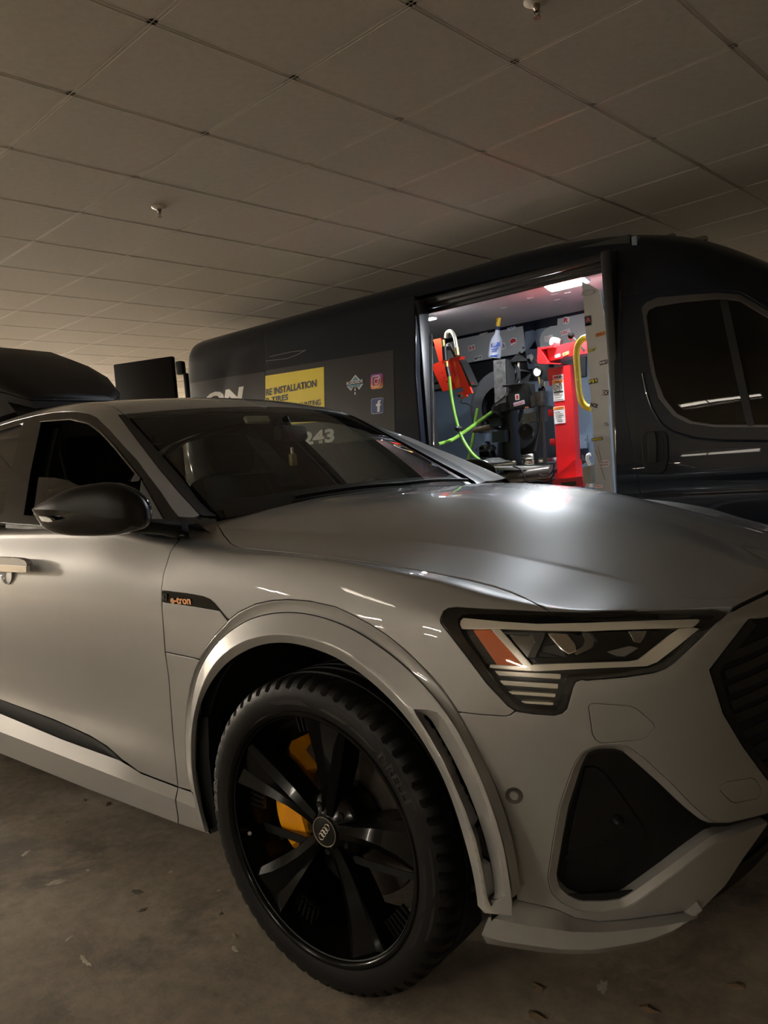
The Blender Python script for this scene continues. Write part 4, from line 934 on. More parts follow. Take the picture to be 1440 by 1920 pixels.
# spokes: twisted blades that widen to the rim
secs = [(.040, -.017, .0, .017, .082, .085, .082), (.075, -.020, -.002, .020, .080, .087, .082), (.12, -.026, -.006, .027, .079, .089, .084), (.17, -.037, -.014, .037, .084, .094, .092), (.22, -.049, -.026, .049, .092, .101, .101), (.268, -.062, -.046, .060, .102, .109, .111)]
for j in range(5):
    f_ = math.radians(152 - 72 * j); er = np.array([math.cos(f_), 0, math.sin(f_)]); et = np.array([-math.sin(f_), 0, math.cos(f_)]); ey = np.array([0, -1, 0]); R_ = []
    for r, tl, tm, tr, hl_, hm, hr in secs:
        w_ = 1.25 if r < .2 else 1.12
        R_.append([er * r + et * t + ey * h for t, h in ((tl * w_, hl_ - .050), (tl, hl_ - .004), (tl * .96, hl_), (tm, hm), (tr * .62 + tm * .38, (hr + hm) / 2 - .010), (tr * .96, hr), (tr, hr - .004), (tr * w_, hr - .050))])
    loft('spoke', R_, RIMM, wheel, closed=True, cap=True, angle=14)
    mb = MB()
    for q_ in range(5):
        a = f_ + math.radians(14 + q_ * 3.2); e2 = np.array([math.cos(a), 0, math.sin(a)])
        mb.box(e2 * .248 + ey * .066, (.042, .012, .0045), Matrix.Rotation(-a, 3, 'Y'))
    a = f_ + math.radians(20.4); mb.box(np.array([math.cos(a), 0, math.sin(a)]) * .248 + ey * .058, (.045, .008, .072), Matrix.Rotation(-a, 3, 'Y'))
    mb.build('spoke_fin', SATIN, wheel)
    a = f_ + math.radians(36); c_ = np.array([math.cos(a), 0, math.sin(a)]) * .056
    MB().lathe([(0, .074), (.008, .074), (.010, .070), (.0105, .05)], c_, (0, -1, 0), 6).build('lug_bolt', SATIN, wheel)
MB().lathe([(.024, .084), (.036, .083), (.043, .078), (.078, .064), (.088, .05), (.09, .0), (.06, -.06)], (0, 0, 0), (0, -1, 0), 40).build('wheel_hub', RIMM, wheel)
MB().lathe([(0, .0885), (.030, .0885), (.0325, .0875), (.036, .080)], (0, 0, 0), (0, -1, 0), 48).build('centre_cap', SATIN, wheel)
CR = mat('cap_ring', (.45, .41, .33), metal=.9, rough=.3)
MB().lathe([(.0325, .0885), (.0335, .0897), (.035, .0895), (.0355, .0875)], (0, 0, 0), (0, -1, 0), 64, close=True).build('cap_ring', CR, wheel)
mb = MB(); dv = np.array([math.cos(math.radians(52)), 0, math.sin(math.radians(52))])
for k in range(4):
    c_ = dv * ((k - 1.5) * .0108) + np.array([0, -.0892, 0])
    mb.tube([c_ + np.array([math.cos(t) * .0074, 0, math.sin(t) * .0074]) for t in np.linspace(0, 2 * PI, 25)], .0008, 6)
mb.build('cap_emblem', CR, wheel)
a = math.radians(192); e2 = np.array([math.cos(a), 0, math.sin(a)])
MB().tube([e2 * .262 + [0, -.085, 0], e2 * .246 + [0, -.105, 0]], .004, 10).tube([e2 * .247 + [0, -.103, 0], e2 * .243 + [0, -.108, 0]], .005, 10).build('valve_stem', CHROME, wheel)
for o in [wheel] + list(wheel.children):                      # rim reaches further out on the tyre
    if not o.name.startswith('tyre'):
        for v in o.data.vertices: v.co = (v.co.x * 1.042, v.co.y * 1.02, v.co.z * 1.042)
def dup(root, parent):
    r = root.copy(); C.objects.link(r); r.parent = parent
    for ch in list(root.children):
        c_ = ch.copy(); C.objects.link(c_); c_.parent = r
    return r
WZ = .3745; ws_ = [wheel] + [dup(wheel, car) for _ in range(3)]
for o, (x_, y_, a) in zip(ws_, ((.006, -.86, .0343), (.006, .86, PI + .0343), (-2.928, -.855, 0), (-2.928, .855, PI))):
    o.location = (x_, y_, WZ); o.rotation_euler = (0, 0, a)
for x_ in (0, -2.928):
    for sd in (-1, 1):
        MB().lathe([(.05, -.01), (.205, -.01), (.207, -.024), (.05, -.024)], (x_, sd * .845, WZ), (0, sd, 0), 56).build('brake_disc', mat('disc_iron', (.10, .085, .07), metal=.8, rough=.45, var=.3, vscale=20), car)
        ys = -1 if x_ == 0 else -1
        YEL = mat('caliper_yellow', (.85, .34, .004), rough=.35, coat=.4)
        R_ = []
        for a in np.radians(np.linspace(140, 214, 15)):
            ta = 1 - .35 * abs((math.degrees(a) - 177) / 37) ** 3
            R_.append([(x_ + r * math.cos(a), sd * (.845 + h), WZ + r * math.sin(a)) for r, h in ((.148, .002), (.155, .030), (.185, .052 * ta), (.215, .056 * ta), (.232, .040 * ta), (.244, .01), (.246, -.06), (.15, -.06))])
        loft('brake_caliper', R_, YEL, car, closed=True, cap=True, angle=28)
        for a in (150, 203):
            e2 = np.array([math.cos(math.radians(a)), 0, math.sin(math.radians(a))]); c_ = np.array([x_, sd * .885, WZ]) + e2 * .222
            MB().tube([c_, c_ + [0, sd * .018, 0]], .007, 10).build('caliper_bleeder', SATIN, car)
# ------------------------------------------------------------------ cargo van
VP = mat('van_paint', (.006, .0085, .0145), rough=.35, spec=.15, coat=.42, coat_rough=.015)
VIN = mat('van_inner_paint', (.15, .185, .24), rough=.38, coat=.3)
LINER = mat('liner_board', (.52, .48, .47), rough=.6)
GREYP = mat('grey_panel', (.40, .395, .385), rough=.5)
STEEL = mat('brushed_steel', (.40, .39, .365), metal=.45, rough=.4)
BLKM = mat('black_steel', (.010, .010, .010), rough=.42, bump=.1, bscale=90)
WORN = mat('worn_steel', (.20, .195, .185), metal=.6, rough=.45, var=.35, vscale=30)
REDP = mat('red_enamel', (.62, .018, .022), rough=.33, coat=.5)
ORED = mat('orange_red_enamel', (.80, .035, .012), rough=.35, coat=.4)
LIME = mat('lime_hose', (.20, .42, .05), rough=.45)
BRASS = mat('brass', (.60, .42, .16), metal=.9, rough=.35)
WHT = mat('white_print', (.80, .78, .75), rough=.55); BLK = mat('black_print', (.010, .010, .011), rough=.45); YLW = mat('yellow_print', (.80, .62, .015), rough=.5)
van = empty('cargo_van', (-1.9, 3.1, 0)); tag(van, 'dark blue high roof cargo van with open side door and tyre equipment inside', 'van')
def vg(x):
    return float(np.interp(x, [-5, -1.2, -.67, -.31, -.05, .22, .5, .8, 1.1, 1.5], [1, 1, .968, .908, .825, .69, .53, .39, .26, .10]))
def vy(x):
    return float(np.interp(x, [-4.94, -4.93, -4.90, -4.84, -4.74, -4.5, -.2, .3, .7, 1.1, 1.35, 1.5], [.9, .45, .16, .06, .015, 0, 0, .015, .05, .14, .30, .62]))
VR = [(.42, 2.175), (.65, 2.155), (.93, 2.146), (.955, 2.152), (1.02, 2.152), (1.04, 2.146), (1.12, 2.148), (1.2, 2.158), (1.6, 2.195), (2.0, 2.245), (2.25, 2.285), (2.42, 2.318), (2.515, 2.38), (2.565, 2.48), (2.585, 2.62), (2.595, 3.15)]
def vst(x):
    g = vg(x); return [(x, (y if z < 1.2 or y > 2.3 else 2.158 + (y - 2.158) * g ** 1.5) + vy(x) * min(1, (3.15 - y) / .9), (z if z < 1.2 else 1.2 + (z - 1.2) * g)) for z, y in VR]
VS = Surf([vst(x) for x in (-4.94, -4.935, -4.91, -4.86, -4.76, -4.5, -4.0, -3.5, -3.0, -2.4, -1.8, -1.2, -.75, -.4, -.15, .1, .3, .5, .75, 1.0, 1.25, 1.45)], 5, 4).orient((-1.8, 3.1, 1.2))
vl = lambda L, step=8: VS.loop(L, step)
Vn = lambda x, z: VS.near((x, 2.16, z))
OPEN = [(778, 557), (800, 551), (900, 528), (1000, 506), (1100, 484), (1150, 473.5)]
open_l = cat(vl(OPEN), vl([(1150, 480), (1151, 600), (1153, 750), (1156, 900)]), Vn(-.62, .56), Vn(-1.93, .56), vl([(790, 840), (782, 700), (779, 570)]))
DG = [(1166, 556), (1163, 600), (1165, 660), (1168, 740), (1176, 790), (1186, 850), (1196, 905), (1200, 925)]
cabd = cat(vl(DG), Vn(-.43, .8), Vn(-.35, .55), Vn(.62, .55), Vn(.78, .9), Vn(.80, 1.2), vl([(1440, 563), (1390, 541), (1341.5, 532), (1311, 532), (1240, 542), (1170, 554.5)]))
SEALO = [(1204, 577), (1212, 568), (1233, 559), (1290, 554), (1347, 550), (1387, 553), (1440, 583)]
SEALB = [(1440, 801), (1341.5, 801), (1293, 794), (1263, 779), (1236, 746), (1221, 692), (1210, 616)]
GLI = [(1211.7, 592), (1216, 581), (1230, 574), (1281, 566), (1347, 560), (1387, 564), (1440, 596)]
GLB = [(1440, 797), (1341.5, 797), (1299, 791), (1269, 776), (1245, 746), (1230, 707), (1221, 661.5)]
seal_o = cat(vl(SEALO), Vn(.52, 1.70), Vn(.66, 1.48), Vn(.62, 1.30), vl(SEALB)); seal_i = cat(vl(GLI), Vn(.50, 1.68), Vn(.63, 1.47), Vn(.60, 1.32), vl(GLB))
um, uM = VS.U[0] + .001, VS.U[-1] - .001; vm, vM = VS.Vv[0] + .001, VS.Vv[-1] - .001
edge_l = cat([(u_, vm) for u_ in np.linspace(um, uM, 40)], [(u_, vM) for u_ in np.linspace(uM, um, 40)])
vbody = VS.panel('van_body', [edge_l, open_l, cabd], VP, van, gap=.0005, skirt=.03, mirror=False)
cabo = VS.panel('cab_door', [cabd, seal_o], VP, van, gap=.006, skirt=.03, mirror=False, edge=.004)
VS.panel('window_seal', [seal_o, seal_i], mat('window_rubber', (.035, .031, .027), rough=.35, coat=.2), cabo, gap=.0005, off=.004, edge=.004, skirt=.02, mirror=False)
VS.panel('cab_window', [seal_i], glassmat('van_glass', (.22, .23, .22)), cabo, gap=-.003, off=-.006, skirt=.003, mirror=False)
VS.panel('window_divider', [vl([(1351, 563), (1364, 562), (1413, 792), (1418, 799), (1402, 799)])], SATIN, cabo, gap=0, off=.004, edge=.004, skirt=.02, mirror=False)
VS.offset(-.02).panel('van_inner_skin', [edge_l, open_l, seal_i], DARK, van, gap=0, skirt=.003, mirror=False)
# crease lines of the cab door (raised ribs of the pressing)
def rib(L, r, off=.0, m=VP): return MB().tube([VS.at(q_, off) for q_ in resamp(vl(L), 40)], r, 8).build('body_crease', m, van)
rib([(1205, 700), (1212, 735), (1222, 765), (1240, 795), (1262, 810), (1300, 821), (1345, 826), (1440, 827)], .008, -.003)
rib([(1202, 592), (1204, 570), (1213, 561), (1240, 553), (1310, 545), (1345, 543), (1390, 547), (1440, 577)], .006, -.002)
# door handle
hb = vl([(1204, 821), (1208, 815), (1215, 811), (1242, 809.5), (1248, 813), (1251, 821.6), (1252.5, 858), (1248, 879), (1239, 886.5), (1218, 886.5), (1209, 873)])
VS.panel('door_handle_base', [hb], PLASTIC, cabo, gap=0, off=.010, edge=.006, skirt=.02, mirror=False)
cup = vl([(1209, 822), (1218, 818), (1240, 818), (1245, 826), (1246, 855), (1241, 868), (1216, 868), (1210, 856)])
VS.offset(.011).panel('door_handle_cup', [cup], PLASTIC, cabo, gap=0, edge=.001, skirt=.002, mirror=False)
VS.offset(.018).panel('door_handle_grip', [vl([(1219, 812), (1229, 811), (1232, 830), (1231, 867), (1220, 867), (1217, 835)])], SATIN, cabo, gap=0, edge=.005, skirt=.014, mirror=False)
# marker lamps on the roof edge
for x_, y_ in ((-.42, 2.5), (-.24, 2.42)):
    p = VS.at(VS.near((x_, 2.75, y_)), .008); MB().box(p, (.10, .05, .03), bevel=.012).build('roof_marker_lamp', mat('marker_lens', (.25, .22, .16), rough=.2, coat=.6), van)
# interior box
FZ = .56
MB().box((-2.6, 3.08, FZ - .03), (4.2, 1.86, .06)).build('cargo_floor', mat('floor_ply', (.16, .12, .08), rough=.6), van)
MB().box((-2.6, 3.17, 2.405), (4.2, 1.62, .012)).build('ceiling_liner', LINER, van)
MB().box((-2.6, 4.06, 1.45), (4.2, .03, 1.95)).box((-.47, 3.2, 1.5), (.03, 1.7, 1.9)).build('cargo_wall', VIN, van)
MB().box((.32, 3.15, .75), (1.5, 1.9, .5)).box((-2.0, 3.15, .40), (5.3, 1.7, .12)).box((-4.77, 3.15, 1.45), (.03, 1.5, 1.9)).build('van_frame', DARK, van)
fo_ = VS.panel('van_far_side', [edge_l], VP, van, gap=0, skirt=.004, mirror=False)
for v in fo_.data.vertices: v.co.y = 6.3 - v.co.y
fo_.data.flip_normals(); fo_.data.normals_split_custom_set_from_vertices([(0, 0, 0)] * len(fo_.data.vertices))
MB().box((1.1, 3.15, .95), (.5, 1.5, .5), bevel=.1).build('engine_block', DARK, van)
for x_ in (-4.0, .75):
    for y_ in (2.36, 3.95):
        MB().lathe([(.20, .09), (.215, .11), (.30, .115), (.335, .10), (.345, .06), (.345, -.06), (.335, -.10), (.20, -.10)], (x_, y_, .345), (0, 1, 0), 48).lathe([(0, -.05), (.2, -.05), (.21, -.09)], (x_, y_, .345), (0, 1, 0), 32).build('van_wheel', RUBBER, van)
# header rails above the opening, jambs
for k, (dy, r_) in enumerate(((.02, .012), (.055, .018), (.085, .02))):
    a, b_ = onY(779, 566 + k * 8, 2.30 + dy), onY(1150, 483 + k * 12, 2.30 + dy)
    MB().box((a + b_) / 2, (b_[0] - a[0] + .05, .03, .045), bevel=.008).build('door_track', BLKM, van)
hd = [onY(806, 586, 2.42), onY(812, 580, 2.42), onY(830, 574, 2.42), onY(900, 559, 2.42), onY(1092, 520, 2.42)]
zt = 2.47
MB().prism([(-2.25, 2.36, hd[0][2] - .05), (hd[0][0] - .04, 2.36, hd[0][2] - .05), tuple(hd[0] * [1, 0, 1] + [0, 2.36, 0]), tuple(hd[1] * [1, 0, 1] + [0, 2.36, 0]), tuple(hd[2] * [1, 0, 1] + [0, 2.36, 0]), (-.5, 2.36, hd[4][2] + .0), (-.5, 2.36, zt), (-2.25, 2.36, zt)], (0, .06, 0)).build('door_header', BLKM, van)
for x0_, x1_, Y_ in ((778, 797, 2.24), (1142, 1152, 2.22)):
    a, b_ = onY(x0_, 700, Y_), onY(x1_, 700, Y_)
    MB().box(((a[0] + b_[0]) / 2 - (.02 if x0_ < 800 else -.01), Y_ + .05, 1.45), (abs(b_[0] - a[0]) + .03, .12, 1.85), bevel=.012).build('door_jamb', BLKM, van)
for xx, Y_, r_ in ((776.5, 2.185, .004), (797.5, 2.25, .005), (1143, 2.20, .005), (1149, 2.18, .005), (1158, 2.172, .004)):
    a = onY(xx, 620, Y_ + .02); MB().tube([(a[0], Y_, .65), (a[0], Y_ + .01, 1.3), (a[0], Y_ + .09, 2.14)], r_, 8).build('door_seal', mat('seal_edge', (.06, .06, .06), rough=.15, coat=1), van)
# sliding door, run back along the outside
SD = VS.offset(.075)
sdl = cat(SD.loop([(497, 622), (600, 597), (700, 574), (775, 556), (776, 600), (776, 700), (784, 800)], 8), SD.near((-1.93, 2.08, 1.0)), SD.near((-1.93, 2.08, .58)), SD.near((-3.36, 2.08, .58)), SD.near((-3.38, 2.08, 1.2)))
sdoor = SD.panel('sliding_door', [sdl], VP, van, gap=0, edge=.012, skirt=.055, mirror=False)
# rear door swung open
ra, rb = on((325, 668), 2, 2.37), on((215, 684), 2, 2.37)
d_ = Vector(rb - ra); d_.z = 0; ang_ = math.atan2(d_.y, d_.x)
rc = (ra + rb) / 2
MB().box((rc[0], rc[1], 1.47), (d_.length, .05, 1.80), ang_, bevel=.012).build('rear_door', mat('door_back', (.005, .005, .005), rough=.6, spec=.2), van)
MB().box((ra[0] + .05, ra[1] + .03, 2.26), (.07, .07, .12), ang_, bevel=.015).box((ra[0] + .09, ra[1] + .05, 2.10), (.03, .05, .22), ang_, bevel=.008).build('door_hinge', mat('hinge_steel', (.02, .025, .03), metal=.3, rough=.4), van)

# ------------------------------------------------------------------ lettering helpers
def fit_text(name, s, x0, x1, z0, z1, Y, m, parent, tilt=0.0, bold=0.0, ext_=.0008, shear=0.0, surf=None):
    cu = bpy.data.curves.new(name, 'FONT'); cu.body = s; cu.size = 1; cu.extrude = .0; cu.offset = bold; cu.resolution_u = 3; cu.shear = shear
    o = bpy.data.objects.new(name, cu); C.objects.link(o); dg = bpy.context.evaluated_depsgraph_get()
    me = bpy.data.meshes.new_from_object(o.evaluated_get(dg)); bpy.data.objects.remove(o); bpy.data.curves.remove(cu)
    P = np.array([v.co[:] for v in me.vertices]); mn, mx = P.min(0), P.max(0); w_, h_ = mx[0] - mn[0], mx[1] - mn[1]
    cx, cz = (x0 + x1) / 2, (z0 + z1) / 2; ct, s_t = math.cos(tilt), math.sin(tilt)
    for v in me.vertices:
        a = (v.co.x - mn[0]) / w_ - .5; b_ = (v.co.y - mn[1]) / h_ - .5; a *= x1 - x0; b_ *= z1 - z0
        X, Z = cx + a * ct - b_ * s_t, cz + a * s_t + b_ * ct
        v.co = (X, Y(X, Z) if callable(Y) else Y, Z)
    me.update(); return link(name, me, m, parent)
def pxbox(b_, Y):
    a, c_ = onY(b_[0], (b_[1] + b_[3]) / 2, Y), onY(b_[2], (b_[1] + b_[3]) / 2, Y); mx_ = (b_[0] + b_[2]) / 2
    t, bt = onY(mx_, b_[1], Y), onY(mx_, b_[3], Y); return a[0], c_[0], bt[2], t[2]
def rrect(x0, x1, z0, z1, r, tilt=0, n=4):
    P = []; cx, cz = (x0 + x1) / 2, (z0 + z1) / 2
    for ox, oz, a0 in ((x1 - r, z1 - r, 0), (x0 + r, z1 - r, 90), (x0 + r, z0 + r, 180), (x1 - r, z0 + r, 270)):
        for k in range(n + 1):
            a = math.radians(a0 + 90 * k / n); P.append((ox + r * math.cos(a) - cx, oz + r * math.sin(a) - cz))
    ct, s_t = math.cos(tilt), math.sin(tilt); return [(cx + a * ct - b_ * s_t, cz + a * s_t + b_ * ct) for a, b_ in P]
def plate(name, P2, Y, m, parent, th=.0012):
    return MB().prism([(x_, (Y(x_, z_) if callable(Y) else Y), z_) for x_, z_ in P2], (0, th, 0)).build(name, m, parent)
COL = {}
def ink(c_):
    k = 'ink_%d_%d_%d' % tuple(int(v * 255) for v in c_); return mat(k, c_, rough=.5)
def sticker(parent, b_, Y, bg, s, fg, tilt=0.0, bold=.02, r=.12, inset=.12, border=None):
    x0, x1, z0, z1 = pxbox(b_, Y); h_ = min(x1 - x0, z1 - z0)
    if bg is not None:
        if border: plate('sticker_border', rrect(x0 - .004, x1 + .004, z0 - .004, z1 + .004, h_ * r, tilt), Y - .0004, ink(border), parent)
        plate('sticker', rrect(x0, x1, z0, z1, h_ * r, tilt), Y - .0012, ink(bg), parent)
    if s: fit_text('sticker_lettering', s, x0 + (x1 - x0) * inset * .6, x1 - (x1 - x0) * inset * .6, z0 + (z1 - z0) * inset * 1.3, z1 - (z1 - z0) * inset * 1.3, Y - .0028, ink(fg), parent, tilt, bold)
WH3, BK3, RD3, YL3 = (.8, .78, .75), (.012, .012, .012), (.65, .03, .03), (.75, .60, .03)

# graphics on the side of the van
def Ys(X, Z): return float(SD.at(SD.near((X, 2.1, Z)), .0022)[1])
def Ys2(X, Z): return float(SD.at(SD.near((X, 2.1, Z)), .0040)[1])
def Yb(X, Z): return float(VS.at(VS.near((X, 2.17, Z)), .0022)[1])
def dec(S_, name, L, m, off=.0015): return S_.panel(name, [S_.loop(L + L[:1], 8)], m, sdoor if S_ is SD else vbody, gap=0, off=off, edge=.0003, skirt=.0012, mirror=False)
BLKD = mat('black_vinyl', (.008, .007, .007), rough=.35)
dec(SD, 'vinyl_panel', [(498, 695), (600, 678), (738, 656), (741, 820), (640, 830), (499, 835)], BLKD)
dec(VS, 'vinyl_panel', [(356, 719), (420, 708), (497, 697), (497, 780), (356, 790)], BLKD)
dec(SD, 'yellow_panel', [(498, 705), (607.5, 688), (609.5, 790), (498, 800)], YLW, .003)
NAV = ink((.012, .015, .03))
def sdtext(s, b_, m, bold=.02, nm='side_lettering', Yf=Ys2, shear=0, S_=None):
    p0, p1 = SD.at(SD.hit((b_[0], b_[3]))), SD.at(SD.hit((b_[2], b_[1]))); t0 = SD.at(SD.hit((b_[0], b_[1])))
    hh = ((t0[2] - p0[2]))
    return fit_text(nm, s, p0[0], p1[0], p0[2], p0[2] + hh, Yf, m, van, 0.0, bold, shear=shear)
sdtext('RE INSTALLATION', (499, 728, 594, 714), NAV, .03) if False else None
def line(s, xl, yl, xr, yr, hpx, m, bold=.03, Yf=Ys2):
    """text between two baseline pixels"""
    a, b2 = SD.at(SD.hit((xl, yl))), SD.at(SD.hit((xr, yr))); t_ = SD.at(SD.hit((xl, yl - hpx)))
    z0 = (a[2] + b2[2]) / 2; return fit_text('side_lettering', s, a[0], b2[0], z0, z0 + (t_[2] - a[2]), Yf, m, sdoor, 0, bold)
line('RE INSTALLATION', 499, 740, 594, 728, 13, NAV); line('R TIRES', 499, 757, 541, 750, 11, NAV); line('MOUNTING', 553, 768, 602, 759, 11, NAV)
# 'ON' lettering ahead of the yellow panel and the number lower down
def vline(s, xl, yl, xr, yr, hpx, m, bold=.03, shear=0):
    a, b2 = VS.at(VS.hit((xl, yl))), VS.at(VS.hit((xr, yr))); t_ = VS.at(VS.hit((xl, yl - hpx))); z0 = (a[2] + b2[2]) / 2
    return fit_text('side_lettering', s, a[0], b2[0], z0, z0 + (t_[2] - a[2]), Yb, m, vbody, 0, bold, shear=shear)
vline('ON', 384, 768, 457, 758, 31, WHT, .05, .12)
line('243', 568, 835, 628, 829, 25, WHT, .04)
# scratch in the paint
for L in ([(498, 677), (540, 672), (560, 664), (574, 656)], [(505, 669), (545, 660), (572, 657)]):
    MB().tube([SD.at(q_, .0005) for q_ in resamp(SD.loop(L, 5), 16)], .0012, 5).build('paint_scratch', mat('scratch', (.35, .35, .36), rough=.6), sdoor)
# road-side logo: diamond with road, two app icons
def sq(name, L, m, off=.0035): return dec(SD, name, L, m, off)
TEAL = ink((.10, .26, .36)); SILV = ink((.62, .62, .64))
def P8(x, y): return (620 + x / 10.286, 680 + y / 10.286)
sq('logo_diamond', [P8(480, 235), P8(575, 335), P8(380, 365)], SILV, .003); sq('logo_diamond', [P8(480, 268), P8(545, 335), P8(420, 352)], TEAL, .004)
sq('logo_diamond', [P8(315, 455), P8(450, 450), P8(395, 545)], SILV, .003); sq('logo_diamond', [P8(350, 462), P8(440, 460), P8(392, 512)], TEAL, .004)
sq('logo_diamond', [P8(635, 402), P8(500, 445), P8(552, 522)], SILV, .003); sq('logo_diamond', [P8(592, 412), P8(512, 450), P8(552, 488)], TEAL, .004)
sq('logo_diamond', [P8(340, 440), P8(590, 405), P8(590, 430), P8(345, 462)], TEAL, .0036)
for a, b_ in ((455, 478), (500, 540), (568, 615)): sq('road_dash', [P8(466, a), P8(485, a), P8(488, b_), P8(464, b_)], SILV)
line('ROADSIDE', *P8(318, 430), *P8(628, 388), 6, SILV, .03, lambda X, Z: Ys2(X, Z) - .002)
def icon(cx, cy, w_, h_, r_, m, off, slope=-.11):
    L = []
    for ox, oy, a0 in ((w_ - r_, h_ - r_, 0), (-w_ + r_, h_ - r_, 90), (-w_ + r_, -h_ + r_, 180), (w_ - r_, -h_ + r_, 270)):
        for k in range(5):
            a = math.radians(a0 + 90 * k / 4); dx = ox + r_ * math.cos(a); L.append((cx + dx, cy + oy + r_ * math.sin(a) + slope * dx))
    sq('app_icon', L, m, off); return L
IG = bpy.data.materials.new('icon_gradient'); IG.use_nodes = True; nt = IG.node_tree; b = nt.nodes['Principled BSDF']; b.inputs['Roughness'].default_value = .5
tcn = nt.nodes.new('ShaderNodeTexCoord'); sx_ = nt.nodes.new('ShaderNodeSeparateXYZ'); nt.links.new(tcn.outputs['Generated'], sx_.inputs[0])
r = nt.nodes.new('ShaderNodeValToRGB'); cr = r.color_ramp; cr.elements[0].color = (.75, .30, .03, 1); cr.elements[1].color = (.20, .02, .30, 1); e = cr.elements.new(.45); e.color = (.60, .03, .12, 1)
nt.links.new(sx_.outputs['Z'], r.inputs[0]); nt.links.new(r.outputs[0], b.inputs['Base Color'])
icon(707, 715, 11.5, 14, 4, IG, .003)
def ringp2(cx, cy, w_, h_, r_, t, slope=-.11, n=40):
    L = []
    for ox, oy, a0 in ((w_ - r_, h_ - r_, 0), (-w_ + r_, h_ - r_, 90), (-w_ + r_, -h_ + r_, 180), (w_ - r_, -h_ + r_, 270)):
        for k in range(6):
            a = math.radians(a0 + 90 * k / 5); dx = ox + r_ * math.cos(a); L.append((cx + dx, cy + oy + r_ * math.sin(a) + slope * dx))
    MB().tube([SD.at(SD.hit(p), .005) for p in L + L[:1]], t, 6).build('icon_ring', WHT, sdoor)
ringp2(706.8, 715, 8, 10, 4.5, .0035); ringp2(706.8, 715, 4, 5, 3.9, .0035)
sq('icon_dot', [(710, 707.5), (712.3, 707.2), (712.4, 710), (710.1, 710.3)], WHT, .006)
icon(708, 761, 11.6, 14.5, 3.5, ink((.42, .46, .62)), .003); icon(708, 761, 10.8, 13.6, 3.2, ink((.030, .055, .21)), .0042)
sq('icon_letter', [(708.5, 772.5), (708.7, 761.5), (706, 761.8), (706.1, 757.8), (708.8, 757.5), (709, 754), (710.5, 751), (714.8, 749.8), (714.8, 753.4), (713, 754), (712.7, 757), (715, 756.7), (714.6, 760.8), (712.7, 761), (712.7, 772)], WHT, .006)
# ------------------------------------------------------------------ lining of the load space
FW = 4.04
def wallp(name, L, Y, m, th=.012, par=van): return MB().prism([onY(x, y, Y) for x, y in L], (0, th, 0)).build(name, m, par)
def holed(name, L, holes, Y, m, th=.012, par=van):
    """sheet with cut-through openings; outline and openings are pixels carried to depth Y"""
    lp = [np.array([onY(x, y, Y)[[0, 2]] for x, y in P]) for P in [L] + holes]
    pts = [Vector(p) for R in lp for p in R]; E = []; k = 0
    for R in lp: E += [(k + i, k + (i + 1) % len(R)) for i in range(len(R))]; k += len(R)
    r_ = delaunay_2d_cdt(pts, E, [], 0, 1e-7); uv = np.array([tuple(v) for v in r_[0]]); n_ = len(uv)
    T_ = [tuple(f) for f in r_[2]]; ok = inpoly(np.array([uv[list(f)].mean(0) for f in T_]), lp); T_ = [f for f, o_ in zip(T_, ok) if o_]
    V = [(p[0], Y, p[1]) for p in uv] + [(p[0], Y + th, p[1]) for p in uv]
    Fc = T_ + [tuple(i + n_ for i in f[::-1]) for f in T_] + [(a_, b_, b_ + n_, a_ + n_) for a_, b_ in r_[1] if any(True for _ in (0,))]
    cnt = {}
    for f in T_:
        for i in range(3): e_ = tuple(sorted((f[i], f[(i + 1) % 3]))); cnt[e_] = cnt.get(e_, 0) + 1
    Fc = Fc[:2 * len(T_)] + [(a_, b_, b_ + n_, a_ + n_) for (a_, b_), c_ in cnt.items() if c_ == 1]
    return MB().add(V, Fc).build(name, m, par)
RC = [[(x0_, y0_), (x1_, y0_ - 4), (x1_, y1_ - 4), (x0_, y1_)] for x0_, x1_, y0_, y1_ in ((806, 822, 640, 650), (850, 862, 632, 643), (900, 918, 619, 626), (932, 954, 612, 618.5), (988, 1002, 599, 606), (1012, 1030, 593, 600))]
holed('upper_rail', [(796, 640), (860, 627), (960, 604), (1095, 572), (1095, 596), (985, 612), (890, 634), (796, 662)], RC, FW - .040, mat('van_rail', (.05, .062, .085), rough=.4), .03)
gp1 = wallp('wall_panel', [(796, 652), (836, 645), (878, 628), (881, 631), (891, 628), (894, 616), (929, 609), (976, 600), (979, 603), (985, 656), (979, 662), (867, 682), (796, 694)], FW - .045, GREYP)
gp2 = wallp('wall_panel', [(1046, 585), (1098, 576), (1098, 668), (1013, 652), (1012, 636), (1015, 625), (1022, 617), (1032, 612), (1045, 610)], FW - .045, GREYP)
for gx, gy in ((974, 603), (982, 652), (975, 661), (924, 670), (874, 680)):
    MB().lathe([(0, .012), (.008, .012), (.011, .004), (.011, 0)], onY(gx, gy, FW - .046), (0, -1, 0), 12).build('panel_bolt', CHROME, gp1)
# steel post between the panels with its slots
holed('wall_post', [(984, 606), (1012, 600), (1046, 594), (1046, 611), (1026, 614), (1014, 628), (1013, 660), (1016, 690), (990, 692), (985, 660)], [[(1000, 606), (1003, 602), (1007, 605), (1007, 617), (1003, 621), (1000, 617)], [(1018, 602), (1022, 600), (1030, 600), (1031, 605), (1020, 608)], [(1003, 637), (1007, 650), (1007, 654), (991, 655)]], FW - .036, VIN, .012)
